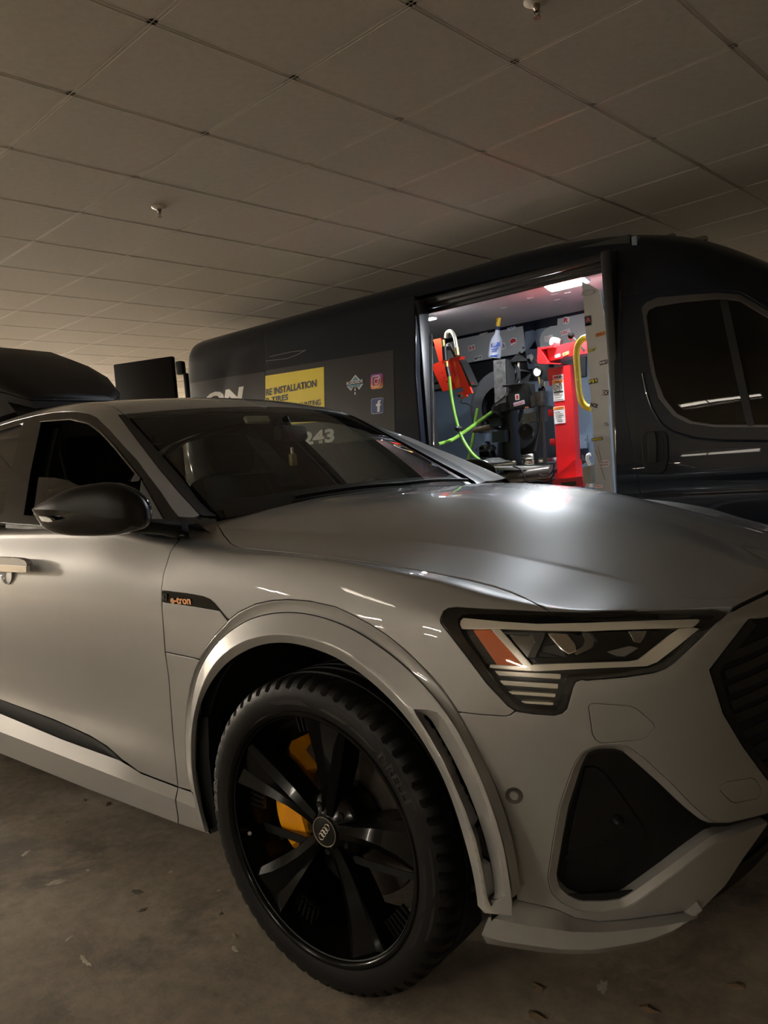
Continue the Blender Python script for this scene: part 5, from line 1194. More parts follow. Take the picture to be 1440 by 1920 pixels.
# black rail band and lower blue wall with stiffener
wallp('mid_rail', [(796, 699), (985, 665), (1098, 660), (1098, 705), (985, 714), (796, 733)], FW - .02, BLKM, .03)
wallp('mid_rail_lip', [(797, 703), (832, 699), (836, 713), (797, 722)], FW - .06, WORN, .02); wallp('mid_rail_lip', [(797, 724), (836, 717), (838, 727), (797, 733)], FW - .05, WORN, .02)
holed('lower_stiffener', [(796, 835), (850, 833), (905, 828), (1000, 822), (1100, 815), (1100, 840), (1000, 850), (905, 858), (796, 866)], [[(836, 837), (880, 831), (884, 834), (838, 841)], [(1010, 824), (1040, 822), (1040, 825), (1010, 827)]] + [[(gx - 1.5, gy - 1.5), (gx + 1.5, gy - 1.5), (gx + 1.5, gy + 1.5), (gx - 1.5, gy + 1.5)] for gx, gy in ((853, 847), (893, 844), (1083, 826), (1098, 825), (1083, 837))], FW - .10, VIN, .02)
holed('vertical_rib', [(907, 768), (914, 766), (918, 830), (909, 832)], [[(909.5, 772 + k * 13), (912, 771.5 + k * 13), (912.6, 778 + k * 13), (910, 778.5 + k * 13)] for k in range(4)], FW - .10, VIN, .02)
# wall stickers
def stk(p_, b_, *a, **k): sticker(p_, b_, FW - .046, *a, **k)
stk(gp1, (899, 621, 914.5, 626.5), (.75, .7, .62), 'Renthal', (.10, .045, .02), .16); stk(gp1, (878, 647.5, 890.5, 657), WH3, '33', RD3, .12, bold=.03)
stk(gp1, (889, 667, 904, 675), WH3, 'MINI', BK3, .12); stk(gp1, (951, 611, 967, 618.5), WH3, 'OGIO', (.05, .10, .30), .12, r=.45); stk(gp1, (937, 643, 947.5, 655.5), WH3, 'DB', (.03, .05, .12), .12)
x0, x1, z0, z1 = pxbox((955.5, 634, 968, 649), FW - .048)
for sc, m_, yo in ((1.12, WHT, 0), (.9, ink((.62, .02, .03)), .002)):
    cx, cz = (x0 + x1) / 2, (z0 + z1) / 2; P2 = [(cx + a * (x1 - x0) * sc, cz + b_ * (z1 - z0) * sc) for a, b_ in ((-.5, .28), (0, .5), (.5, .38), (.48, -.05), (.15, -.5), (-.3, -.12))]
    plate('shield_sticker', P2, FW - .048 - yo, m_, gp1)
plate('shield_stripe', [(x0 + .01, z1 - .05), (x1 - .012, z1 - .035), (x1 - .012, z1 - .048), (x0 + .012, z1 - .066)], FW - .0515, WHT, gp1)
stk(gp2, (1056, 594, 1067.5, 607), WH3, 'R', RD3, -.2, bold=.06, r=.3); stk(gp2, (1051.5, 618.5, 1069, 627.5), WH3, 'EBC', RD3, .12); stk(gp2, (1021, 629, 1037, 639.5), WH3, 'NO G\nNOT FUN', (.30, .03, .03), .1, bold=.01)
# ceiling liner tears and the two LED lamps
for x_, y_ in ((865, 571), (910, 562), (961, 550), (945, 577), (995, 559), (1040, 552), (1045, 562), (1065, 549)):
    p = on((x_, y_), 2, 2.398); MB().box((p[0], p[1], 2.3975), (.05, .02, .003), .2).build('liner_staple', WHT, van)
LED = mat('led_panel', (1, 1, 1), emit=(.86, .93, 1.0), estr=LED1); LED2_ = mat('led_spot', (1, 1, 1), emit=(.86, .93, 1.0), estr=LED2)
p = on((1062, 534), 2, 2.345); l1 = empty('led_work_light', p); l1.rotation_euler = (-.22, 0, 0); tag(l1, 'bright white led lamp at the front top corner of the van door opening', 'lamp')
o = MB().box((0, 0, .012), (.30, .11, .02), bevel=.004).build('lamp_case', mat('lamp_case', (.6, .6, .6), rough=.4)); o.parent = l1
o = MB().box((0, 0, -.002), (.26, .085, .008)).build('lamp_face', LED); o.parent = l1
p = on((806, 598), 2, 2.33); l2 = empty('led_strip_light', p); tag(l2, 'small led lamp glowing at the rear top corner of the van door opening', 'lamp')
o = MB().box((0, 0, .010), (.10, .07, .02), bevel=.004).build('lamp_case', MATS['lamp_case']); o.parent = l2
o = MB().box((0, 0, -.003), (.08, .05, .008)).build('lamp_face', LED2_); o.parent = l2
# stainless sheet at the front edge of the opening, stickers, yellow grab bar
BK = 2.46
bulk = MB().prism([onY(x, y, BK) for x, y in ((1090, 527), (1104, 533), (1123, 544), (1126, 555), (1134, 598), (1139, 602), (1140, 700), (1143, 800), (1150, 930), (1117, 930), (1112, 800), (1098, 620), (1094, 560))], (0, .012, 0)).build('bulkhead_sheet', STEEL, van)
def stb(b_, *a, **k): sticker(bulk, b_, BK, *a, **k)
stb((1096.5, 592, 1109, 611), BK3, None, None); stb((1098, 593, 1108, 605), None, 'A', (.45, .05, .04), .0, bold=.08); stb((1098, 606, 1107, 609.5), WH3, None, None)
stb((1116.5, 622.5, 1135, 630.5), (.60, .25, .05), 'PIRELLI', (.25, .03, .01), .12); stb((1099, 652, 1118, 661), None, 'AEM', (.45, .42, .05), .1, bold=.06); stb((1124, 675.5, 1139.5, 683.5), BK3, 'Buddy C', WH3, .10)
stb((1103.5, 710.5, 1120.5, 719.5), (.02, .05, .02), 'PJ1', YL3, .08, bold=.04, r=.05); stb((1130, 731.5, 1141, 741), BK3, 'IX', (.6, .5, .45), -.15, r=.05); stb((1106, 754, 1122, 766), (.55, .54, .5), 'NOS', BK3, -.38, bold=.05, r=.1)
stb((1132.5, 790, 1142.5, 800.5), (.5, .49, .46), 'DIS\nOPS', BK3, .05); stb((1109, 820.5, 1130, 826.5), (.03, .03, .02), 'HINSON', YL3, .05, bold=.03); stb((1125, 862.5, 1143, 876), (.55, .54, .5), 'Vortex\nRacing', (.25, .02, .03), .05, r=.4); stb((1114.5, 909.5, 1130, 914.5), WH3, 'injen', RD3, 0, bold=.03)
ov = [(onY(1102 + 11.5 * math.cos(t), 549 + 5 * math.sin(t) - 2.2 * math.cos(t), BK - .003)) for t in np.linspace(0, 2 * PI, 25)]
MB().tube(ov, .003, 6).build('oval_logo', mat('dim_ink', (.28, .27, .25), rough=.5), bulk)
for a, b_ in (((1117, 845), (1134, 900)), ((1121, 836), (1128, 868))): MB().tube([onY(*a, BK - .001), onY(*b_, BK - .001)], .0016, 5).build('sheet_scratch', CHROME, bulk)
gb = [onY(x, y, 2.5) for x, y in ((1101, 632), (1092, 636), (1084, 647), (1081, 664), (1083, 700), (1086, 735), (1090, 752), (1098, 762), (1108, 766))]
MB().tube(spline(gb, 4), .021, 12).build('grab_bar', mat('yellow_paint', (.72, .48, .02), rough=.35, coat=.4), van)
MB().lathe([(0, .01), (.03, .01), (.033, 0)], gb[0] + [0.01, -.0, 0], (1, -.2, 0), 16).build('grab_bar_foot', WHT, van)

# ------------------------------------------------------------------ equipment standing in the van
def thing(name, label, cat_, loc, group=None): e = empty(name, loc); tag(e, label, cat_, group); return e
def stand(*px_y):   # floor point below a pixel at depth Y
    x, y, Y = px_y; p = onY(x, y, Y); return (p[0], Y, FZ)
# tyre changer
T = thing('tyre_changer', 'black and steel tyre changing machine with turntable inside the van', 'machine', stand(975, 880, 3.05))
def tp(name, mb, m): return mb.build(name, m, T)
Yt = 3.02
a, b_ = onY(926, 672, Yt), onY(950, 672, Yt); bz = onY(948, 850, Yt)[2]
ctr = onY(938, 676, Yt)
tp('column', MB().box(((a[0] + b_[0]) / 2 + .01, Yt + .05, (ctr[2] + FZ) / 2), (.10, .11, ctr[2] - FZ), bevel=.006), BLKM)
tp('column_face', MB().prism([onY(925, 676, Yt - .012), onY(946, 673, Yt - .012), onY(949, 757, Yt - .012), onY(928, 760, Yt - .012)], (0, .012, 0)), WORN)
for gx, gy in ((933, 681), (939, 681), (936, 679)): tp('column_screw', MB().lathe([(0, .002), (.005, .002), (.005, -.002)], onY(gx, gy, Yt - .012), (0, -1, 0), 10), BLKM)  # black discs stand in for the shade inside small column holes
tp('control_head', MB().prism([onY(x, y, Yt - .12) for x, y in ((954, 724), (985, 719), (988, 762), (956, 768))], (0, .14, 0)).box(onY(970, 722, Yt - .06), (.16, .16, .015), bevel=.004), BLKM)
tp('swing_arm', MB().prism([onY(x, y, Yt - .10) for x, y in ((924, 766), (936, 757), (960, 752), (986, 747), (987, 764), (960, 768), (940, 772), (925, 774))], (0, .10, 0)), BLKM)
tp('arm_bar', MB().prism([onY(x, y, Yt - .06) for x, y in ((988, 743), (1018, 738), (1020, 758), (989, 763))], (0, .07, 0)).box(onY(1016, 748, Yt - .03), (.07, .09, .11), bevel=.008), WORN)
GR = mat('grey_rod', (.10, .10, .10), rough=.35)
tp('upper_rod', MB().tube([onY(1016, 712, Yt), onY(1016, 724, Yt)], .012, 10), GR); tp('vertical_rod', MB().tube([onY(1016, 752, Yt), onY(1018, 790, Yt)], .03, 12).tube([onY(1018, 788, Yt), onY(1022, 868, Yt)], .014, 10).tube([onY(1016, 786, Yt), onY(1004, 846, Yt)], .014, 10), GR)
tp('rod_knob', MB().lathe([(0, .03), (.018, .024), (.027, .008), (.027, -.008), (.018, -.024), (0, -.03)], onY(1016, 731, Yt), (0, 0, 1), 18), GLOSSBLK)
tp('mount_arm', MB().prism([onY(x, y, Yt - .02) for x, y in ((979, 777), (1006, 772), (1006, 790), (994, 792), (979, 794))], (0, .06, 0)).tube([onY(984, 792, Yt), onY(984, 806, Yt)], .035, 10), WORN)
tp('roller_cup', MB().lathe([(.045, .05), (.055, .05), (.058, -.05), (.05, -.05), (.045, .045)], onY(986, 810, Yt - .05), (.5, -1, .1), 24, close=True).lathe([(0, -.03), (.046, -.03)], onY(986, 810, Yt - .05), (.5, -1, .1), 24), GLOSSBLK)
tp('lower_block', MB().prism([onY(x, y, Yt - .08) for x, y in ((916, 787), (936, 783), (940, 797), (918, 800))], (0, .1, 0)).prism([onY(x, y, Yt - .08) for x, y in ((922, 810), (946, 806), (947, 828), (923, 830))], (0, .1, 0)), BLKM)
tp('bead_roller', MB().tube([onY(888, 807, Yt - .02), onY(924, 800, Yt - .02)], .022, 14), mat('rusty_bar', (.20, .15, .11), metal=.5, rough=.5, var=.3, vscale=40))
tp('tall_cone', MB().lathe([(.075, -.01), (.06, .01), (.02, .045), (.012, .05)], onY(972, 677, Yt + .12), (0, 0, 1), 20), BLKM)
tp('cone_post', MB().tube([onY(972, 680, Yt + .12), onY(973, 722, Yt + .12)], .012, 10), CHROME)
for L_, Y_, r_ in (([(952, 690), (962, 682), (970, 694), (969, 712), (964, 722)], Yt + .08, .007), ([(958, 730), (948, 742), (936, 752), (924, 762), (923, 772), (932, 774)], Yt - .13, .006)):
    tp('cylinder_hose', MB().tube(spline([onY(x, y, Y_) for x, y in L_], 5), r_, 8), BLKM)
tp('hose_fitting', MB().tube([onY(948, 742, Yt - .13), onY(953, 737, Yt - .13)], .010, 8), CHROME)
sticker(T, (966, 739, 973.5, 750), Yt - .121, (.7, .66, .62), None, None); fit_text('sticker_lettering', '8', *[v for v in pxbox((967.5, 740.5, 972, 748.5), Yt - .125)], Yt - .1245, ink(RD3), T, 0, .06)
sticker(T, (963, 752.5, 984, 760), Yt - .121, (.75, .7, .72), 'autohabit', (.55, .03, .12), .13)
tp('control_lever', MB().box(onY(987.5, 731, Yt - .08), (.03, .02, .07), bevel=.005), YLW); tp('lever_handle', MB().box(onY(987, 752, Yt - .10), (.025, .03, .11), bevel=.008), mat('tan_grip', (.66, .42, .24), rough=.5))
# turntable
tz = onY(980, 876, Yt)[2]; tcn_ = onY(978, 876, Yt - .02)
L = [(905, 872.5), (950, 868.5), (1010, 866), (1056, 862), (1057, 866), (1010, 871), (950, 876), (906, 876)]
tp('turntable', MB().lathe([(0, .012), (.30, .012), (.315, .004), (.315, -.014), (0, -.014)], (tcn_[0], Yt + .06, tz), (0.06, 0.02, 1), 48), mat('table_steel', (.42, .41, .38), metal=.7, rough=.38))
for q_ in range(4):
    a = math.radians(35 + 90 * q_); c_ = np.array([tcn_[0], Yt + .06, tz + .035]) + np.array([math.cos(a), math.sin(a), 0]) * .17
    tp('clamp_jaw', MB().box(c_, (.18, .07, .045), Matrix.Rotation(a, 3, 'Z'), bevel=.012).box(c_ + np.array([math.cos(a), math.sin(a), 0]) * .08 + [0, 0, .035], (.06, .06, .035), Matrix.Rotation(a, 3, 'Z') @ Matrix.Rotation(-.4, 3, 'Y'), bevel=.006), CHROME)
tp('drip_plate', MB().lathe([(.0, .03), (.05, .03), (.09, .01), (.125, .0), (.125, -.008), (0, -.008)], onY(925, 866, Yt - .1), (0, 0, 1), 28), WORN)
tp('pedal_knob', MB().lathe([(0, .03), (.05, .026), (.065, .01), (.065, -.012), (.05, -.026), (0, -.03)], onY(914, 841, Yt - .08), (0, .1, 1), 24).tube([onY(914, 838, Yt - .08), onY(917, 829, Yt - .08)], .012, 8).box(onY(915, 851, Yt - .06), (.10, .1, .05), bevel=.008), GLOSSBLK)
tp('cabinet', MB().box((tcn_[0] + .02, Yt + .12, (tz - .03 + FZ) / 2), (.42, .34, tz - .03 - FZ), bevel=.01), BLKM)
tp('air_cylinder', MB().tube([onY(957, 896, Yt - .18), onY(1036, 885, Yt - .18)], .052, 20).tube([onY(938, 893, Yt - .18), onY(958, 894, Yt - .18)], .02, 10), mat('bronze_cyl', (.22, .19, .17), metal=.8, rough=.3))
for L_, Y_ in (([(962, 874), (976, 880), (983, 892), (984, 908)], Yt - .26), ([(1011, 890), (1022, 893), (1036, 884), (1040, 868)], Yt - .26), ([(1040, 870), (1038, 890), (1026, 902), (1006, 902), (990, 904)], Yt - .25), ([(940, 874), (931, 886), (922, 898)], Yt - .2)):
    tp('air_line', MB().tube(spline([onY(x, y, Y_) for x, y in L_], 5), .006, 8), BLKM)
# wheel balancer hood behind
Hd = thing('wheel_guard', 'ribbed black plastic wheel balancer guard beside the tyre changer column', 'machine guard', stand(905, 760, 3.5))
Yh = 3.5; c0h = onY(955, 765, Yh); R0 = abs(c0h[0] - onY(888, 765, Yh)[0]) * .92; RG = []
for a in np.radians(np.linspace(60, 215, 22)):
    RG.append([(c0h[0] + r_ * math.cos(a) , Yh + y_, c0h[2] + r_ * math.sin(a) * 1.0) for r_, y_ in ((R0 * .55, -.12), (R0 * .86, -.13), (R0 * .97, -.11), (R0, -.06), (R0 * .985, -.05), (R0, -.04), (R0, .10), (R0 * .95, .13), (R0 * .55, .13))])
loft('guard_shell', RG, mat('guard_plastic', (.055, .055, .057), rough=.38, bump=.2, bscale=120), Hd, angle=25)
for a in (100, 140, 175):
    a = math.radians(a); c_ = np.array([c0h[0] + R0 * math.cos(a), Yh + .0, c0h[2] + R0 * math.sin(a)])
    MB().box(c_, (.012, .15, .014), Matrix.Rotation(-a, 3, 'Y'), bevel=.003).build('guard_rib', BLKM, Hd)
MB().lathe([(R0 * .50, -.10), (R0 * .56, -.14), (R0 * .6, -.10)], c0h, (0, 1, 0), 40).build('guard_ring', GLOSSBLK, Hd)
MB().box((c0h[0] + .05, Yh + .2, (c0h[2] + FZ) / 2), (.35, .30, c0h[2] - FZ), bevel=.02).build('balancer_body', BLKM, Hd)
# red post with swing arm
Rp = thing('red_helper_post', 'red steel post with a swing arm and warning labels in the van', 'machine', stand(1065, 890, 2.92))
Yr = 2.92
def rp(name, mb, m): return mb.build(name, m, Rp)
pb, pt = onY(1071, 905, Yr), onY(1061, 672, Yr); wpx = abs(onY(1092, 800, Yr)[0] - onY(1044, 800, Yr)[0])
rp('post', MB().prism([onY(x, y, Yr - wpx / 2) for x, y in ((1037, 690), (1068, 684), (1075, 760), (1080, 860), (1081, 905), (1046, 905), (1043, 860), (1040, 760))], (0, .07, 0)), REDP)
rp('post_flange', MB().prism([onY(x, y, Yr - wpx / 2 + .01) for x, y in ((1026, 692), (1040, 690), (1042, 721), (1030, 724))], (0, .02, 0)), REDP)
for gx, gy in ((1034.5, 774), (1038, 829)): rp('post_lug', MB().box(onY(gx, gy, Yr - .05), (.04, .04, .05), bevel=.004), REDP)
rp('post_foot', MB().prism([onY(x, y, Yr - wpx / 2 - .09) for x, y in ((1040, 888), (1050, 884), (1066, 872), (1078, 862), (1080, 896), (1060, 905), (1040, 905))], (0, .10, 0)), REDP)
rp('base_beam', MB().prism([onY(x, y, Yr - .32) for x, y in ((1036, 901), (1050, 898), (1092, 893), (1094, 912), (1036, 912))], (0, .42, 0)).box((onY(1065, 905, Yr)[0] - .01, Yr - .1, (FZ + .98) / 2), (.20, .34, .98 - FZ)), REDP)
rp('base_grate', MB().prism([onY(x, y, Yr - .325) for x, y in ((1052, 905), (1079, 902), (1080, 911), (1053, 913))], (0, .01, 0)), mat('grate', (.05, .05, .03), rough=.6, var=.8, vscale=120))
arm = [onY(x, y, Yr - .10) for x, y in ((1025, 656), (1065, 643), (1104, 637), (1104, 662), (1065, 668), (1030, 677))]
rp('swing_arm', MB().prism(arm, (0, .16, 0)), REDP)
rp('arm_bracket', MB().prism([onY(x, y, Yr - .14) for x, y in ((1008, 652), (1038, 648), (1039, 651), (1014, 655), (1025, 675), (1026, 680), (1052, 681), (1050, 683), (1010, 682), (1007, 678))], (0, .20, 0)), REDP)
rp('clamp_screw', MB().tube([onY(996, 674, Yr - .05), onY(1022, 670, Yr - .05)], .012, 10), CHROME)
rp('clamp_knob', MB().lathe([(.0, .02), (.018, .018), (.035, .012), (.035, -.012), (.018, -.018), (0, -.02)], onY(995, 673, Yr - .05), (1, 0, .1), 8).tube([onY(1034, 683, Yr - .06), onY(1034, 689, Yr - .06)], .018, 8), BLKM)
rp('valve_head', MB().lathe([(0, .03), (.028, .03), (.03, .02), (.03, -.02), (.02, -.035)], onY(1041, 641, Yr - .08), (-.5, -1, .2), 20), mat('valve_grey', (.30, .29, .28), rough=.4))
rp('valve_stub', MB().tube([onY(1044, 641, Yr - .06), onY(1053, 641, Yr - .06)], .018, 10), BLKM)
rp('lever_rod', MB().tube([onY(1071, 630, Yr - .14), onY(1096, 658, Yr - .14)], .010, 10), CHROME); rp('lever_ball', MB().lathe([(0, .025), (.017, .019), (.025, 0), (.017, -.019), (0, -.025)], onY(1071, 630, Yr - .14), (0, 0, 1), 16), GLOSSBLK)
Yl = Yr - wpx / 2 - .002
def lab(b_, head, y2):
    x0, x1, z0, z1 = pxbox(b_, Yl); plate('warning_label', rrect(x0, x1, z0, z1, .004), Yl, WHT, Rp)
    plate('label_header', rrect(x0 + .003, x1 - .003, z1 - (z1 - z0) * .15, z1 - .003, .002), Yl - .0012, mat('orange_print', (.85, .22, .01), rough=.5), Rp)
    fit_text('label_lettering', 'WARNING', x0 + .022, x1 - .008, z1 - (z1 - z0) * .125, z1 - .010, Yl - .003, BLK, Rp, 0, .02)
    return x0, x1, z0, z1
x0, x1, z0, z1 = lab((1036.5, 712, 1057.5, 752), 1, 0); H_ = z1 - z0
cxl, czl = (x0 + x1) / 2, z1 - H_ * .32; MB().tube([(cxl + .032 * math.cos(t), Yl - .003, czl + .034 * math.sin(t)) for t in np.linspace(0, 2 * PI, 25)], .0015, 6).tube([(cxl - .022, Yl - .003, czl - .024), (cxl + .022, Yl - .003, czl + .024)], .0018, 6).tube([(cxl - .015, Yl - .003, czl + .012), (cxl + .004, Yl - .003, czl + .002), (cxl + .018, Yl - .003, czl - .014)], .003, 6).build('label_pictogram', BLK, Rp)
plate('label_band', rrect(x0 + .008, x1 - .006, z1 - H_ * .60, z1 - H_ * .54, .001), Yl - .0012, BLK, Rp)
for k, (f0, f1) in enumerate(((.12, .85), (.2, .7), (.1, .9))): plate('label_line', rrect(x0 + (x1 - x0) * f0, x0 + (x1 - x0) * f1, z0 + H_ * (.28 - .1 * k), z0 + H_ * (.295 - .1 * k), .0008), Yl - .0012, mat('grey_print', (.35, .35, .34), rough=.6), Rp)
x0, x1, z0, z1 = lab((1038.5, 762, 1059.5, 794), 1, 0); H_ = z1 - z0
for k, (f0, f1) in enumerate(((.1, .6), (.1, .8), (.1, .9), (.15, .75), (.3, .7), (.25, .8))): plate('label_line', rrect(x0 + (x1 - x0) * f0, x0 + (x1 - x0) * f1, z0 + H_ * (.70 - .11 * k), z0 + H_ * (.715 - .11 * k), .0008), Yl - .0012, MATS['grey_print'], Rp)
x0, x1, z0, z1 = pxbox((1036.5, 703, 1056, 711), Yl); plate('brand_sticker', rrect(x0, x1, z0, z1, .004), Yl, WHT, Rp); plate('brand_sticker_red', rrect(x0 + .004, x0 + (x1 - x0) * .45, z0 + .005, z1 - .005, .002), Yl - .001, ink(RD3), Rp); fit_text('brand_lettering', 'K&N', x0 + (x1 - x0) * .42, x1 - .003, z0 + .005, z1 - .004, Yl - .0025, BLK, Rp, 0, .04)
sticker(Rp, (1040, 664, 1051, 670), Yr - .102, WH3, 'CRG', RD3, .2, r=.4); sticker(Rp, (1055, 660, 1067, 666), Yr - .102, (.75, .6, .2), 'AMPRO', BK3, .2, r=.3)
# pressure gauge box hung by the post
Gg = thing('air_gauge_box', 'black control box with white dial pressure gauge beside the red post', 'gauge', tuple(onY(1012, 712, 3.1)))
MB().prism([onY(x, y, 3.1) for x, y in ((1001, 682), (1024, 680), (1025, 712), (1003, 714))], (0, .10, 0)).build('gauge_box', BLKM, Gg)
gc = onY(1008, 697, 3.085)
MB().lathe([(.030, .0), (.034, .012), (.038, .012), (.040, .0), (.038, -.012)], gc, (0, -1, 0), 28, close=True).build('gauge_bezel', GLOSSBLK, Gg)
MB().lathe([(0, .004), (.032, .004)], gc, (0, -1, 0), 28).build('gauge_dial', WHT, Gg); MB().tube([gc + [-.010, -.006, -.016], gc + [.012, -.006, .020]], .0012, 6).build('gauge_needle', BLK, Gg)
MB().tube([onY(1010, 707, 3.08), onY(1013, 722, 3.08)], .007, 8).tube([onY(1019, 716, 3.08), onY(1020, 736, 3.08)], .011, 8).build('gauge_fitting', BRASS, Gg)
# red hanging caddy with its lime hose
Ct = thing('red_tool_caddy', 'bright red folded steel tool caddy hanging in the van doorway', 'tool caddy', tuple(onY(848, 700, 2.75)))
Yc = 2.75
def cp(name, L, m, th, Y=Yc): return MB().prism([onY(x, y, Y) for x, y in L], (0, th, 0)).build(name, m, Ct)
cp('caddy_back', [(812, 637), (826, 634), (832, 680), (823, 678)], ORED, .02)
hx = lambda gx, gy: [(gx + 1.4 * math.cos(t), gy + 1.4 * math.sin(t)) for t in np.linspace(0, 2 * PI, 9)[:-1]]
holed('caddy_panel', [(809, 688), (835, 680), (854, 729), (830, 734)], [hx(*g_) for g_ in ((829, 699), (833, 708), (838, 716))], Yc, ORED, .02, Ct); holed('caddy_panel', [(840, 678), (859, 674), (880, 723), (851, 729)], [hx(*g_) for g_ in ((848, 696), (853, 703), (856, 712))], Yc, ORED, .02, Ct)
cp('caddy_side', [(859, 674), (865, 680), (884, 722), (880, 724)], BLKM, .10); cp('caddy_flange', [(840, 678), (845, 671), (865, 668), (860, 674)], ORED, .06); cp('caddy_shelf', [(809, 688), (813, 682), (836, 675), (836, 681)], ORED, .05)
cp('caddy_foot', [(866, 727), (879, 722), (886, 716), (880, 724), (885, 737), (874, 740)], ORED, .02); cp('caddy_clip', [(858, 737), (868, 734), (873, 743), (862, 748)], ORED, .04)
MB().tube([onY(861, 742, Yc), onY(866, 742, Yc - .03)], .012, 10).build('caddy_pin', BLKM, Ct)
MB().tube(spline([onY(x, y, Yc) for x, y in ((865, 750), (865, 755), (876, 757), (886, 763))], 4), .005, 6).build('caddy_hook', BLKM, Ct)
MB().tube(spline([onY(x, y, Yc + .02) for x, y in ((836, 634), (838, 624), (845, 621), (851, 628), (855, 645), (857, 662))], 5), .014, 10).build('air_inlet_hose', mat('braided_hose', (.52, .48, .38), metal=.3, rough=.4), Ct)
MB().tube([onY(856, 652, Yc), onY(858, 666, Yc)], .018, 10).tube([onY(830, 638, Yc - .01), onY(832, 650, Yc - .01)], .018, 10).build('hose_coupling', BRASS, Ct)
MB().tube([onY(833, 650, Yc - .03), onY(835, 676, Yc - .03)], .020, 10).lathe([(0, .03), (.02, .02), (.028, 0), (.02, -.02), (0, -.03)], onY(841, 650, Yc), (0, 0, 1), 14).tube([onY(843, 648, Yc), onY(854, 668, Yc)], .012, 8).build('blow_gun', BLKM, Ct)
h1 = thing('lime_air_hose', 'lime green air hose hanging down from the red caddy', 'hose', tuple(onY(840, 720, 2.70)))
MB().tube(spline([onY(x, y, 2.70) for x, y in ((842, 705), (845, 735), (851, 770), (858, 798), (862, 810), (870, 828), (885, 850), (902, 866), (915, 880))], 5), .013, 10).build('hose', LIME, h1)
MB().tube([onY(837, 678, 2.70), onY(838, 690, 2.70)], .016, 10).build('hose_coupling', BRASS, h1); MB().tube([onY(838, 688, 2.70), onY(842, 706, 2.70)], .017, 10).build('hose_sleeve', BLKM, h1)
MB().lathe([(0, .022), (.02, .02), (.03, .01), (.03, -.01), (.02, -.02), (0, -.022)], onY(860, 804, 2.70), (.25, 0, 1), 16).build('hose_stopper', BLKM, h1)
h2 = thing('lime_air_hose', 'lime green air hose stretched from a brass fitting to the wheel guard', 'hose', tuple(onY(830, 830, 2.62)))
MB().tube(spline([onY(x, y, Y_) for x, y, Y_ in ((822, 833, 2.62), (845, 826, 2.75), (866, 813, 2.9), (890, 796, 3.1), (922, 773, 3.3))], 6), .014, 10).build('hose', LIME, h2)
MB().tube([onY(810, 834, 2.6), onY(823, 832.5, 2.62)], .017, 10).build('hose_sleeve', BLKM, h2); MB().tube([onY(802, 835, 2.59), onY(811, 833, 2.6)], .016, 10).tube([onY(804, 836, 2.59), onY(808, 843, 2.59)], .014, 8).build('hose_coupling', BRASS, h2)
MB().tube(spline([onY(x, y, 2.60) for x, y in ((812, 842), (826, 848), (838, 862), (850, 880), (858, 900))], 4), .013, 8).build('hose_tail', BLKM, h2)
h3_ = thing('lime_air_hose', 'lime green air hose hanging behind the brown bead roller bar', 'hose', tuple(onY(890, 800, 3.3)))
MB().tube(spline([onY(x, y, 3.3) for x, y in ((896, 766), (891, 790), (887, 820), (882, 845), (876, 872))], 5), .013, 10).build('hose', LIME, h3_)
# spray bottle hung on the rail
Sb = thing('spray_bottle', 'clear spray bottle with blue label and yellow trigger hanging on the van wall', 'bottle', tuple(onY(927, 672, 3.5)))
Yb_ = 3.5; sc_ = abs(onY(940, 650, Yb_)[0] - onY(919, 650, Yb_)[0]) / 2
bA, bB = onY(927, 671, Yb_), onY(933, 619, Yb_); ax_ = Vector(bB - bA); Lb = ax_.length
MB().lathe([(0, 0), (sc_ * .9, 0), (sc_, .015), (sc_, Lb * .55), (sc_ * .85, Lb * .68), (sc_ * .42, Lb * .85), (sc_ * .34, Lb)], bA, ax_, 24).build('bottle_body', mat('milky_plastic', (.66, .70, .80), rough=.3), Sb)
MB().lathe([(sc_ * .40, 0), (sc_ * .40, .03)], bB, ax_, 16).build('bottle_collar', ink((.02, .03, .12)), Sb)
u_ = ax_.normalized()
MB().tube([bB + np.array(u_) * .03, bB + np.array(u_) * .10, onY(934.5, 602, Yb_), onY(933, 598, Yb_)], [sc_ * .34, sc_ * .36, sc_ * .42, sc_ * .30], 14).build('trigger_head', mat('trigger_yellow', (.82, .55, .02), rough=.4), Sb)
tl_ = -.10
BLU = ink((.05, .12, .50))
for b2 in ((921, 642.5, 938, 650.5), (921.5, 653, 935, 654.8), (921.5, 656.5, 933, 657.6), (921.5, 658.8, 932, 659.8), (919.5, 665.5, 935, 668)):
    x0, x1, z0, z1 = pxbox(b2, Yb_ - sc_); plate('bottle_label', rrect(x0, x1, z0, z1, .002, .0), Yb_ - sc_ - .002, BLU, Sb)
fit_text('bottle_lettering', 'ZEP', *pxbox((922.5, 643.5, 932, 648.5), Yb_ - sc_ - .003), Yb_ - sc_ - .0045, WHT, Sb, .1, .03)
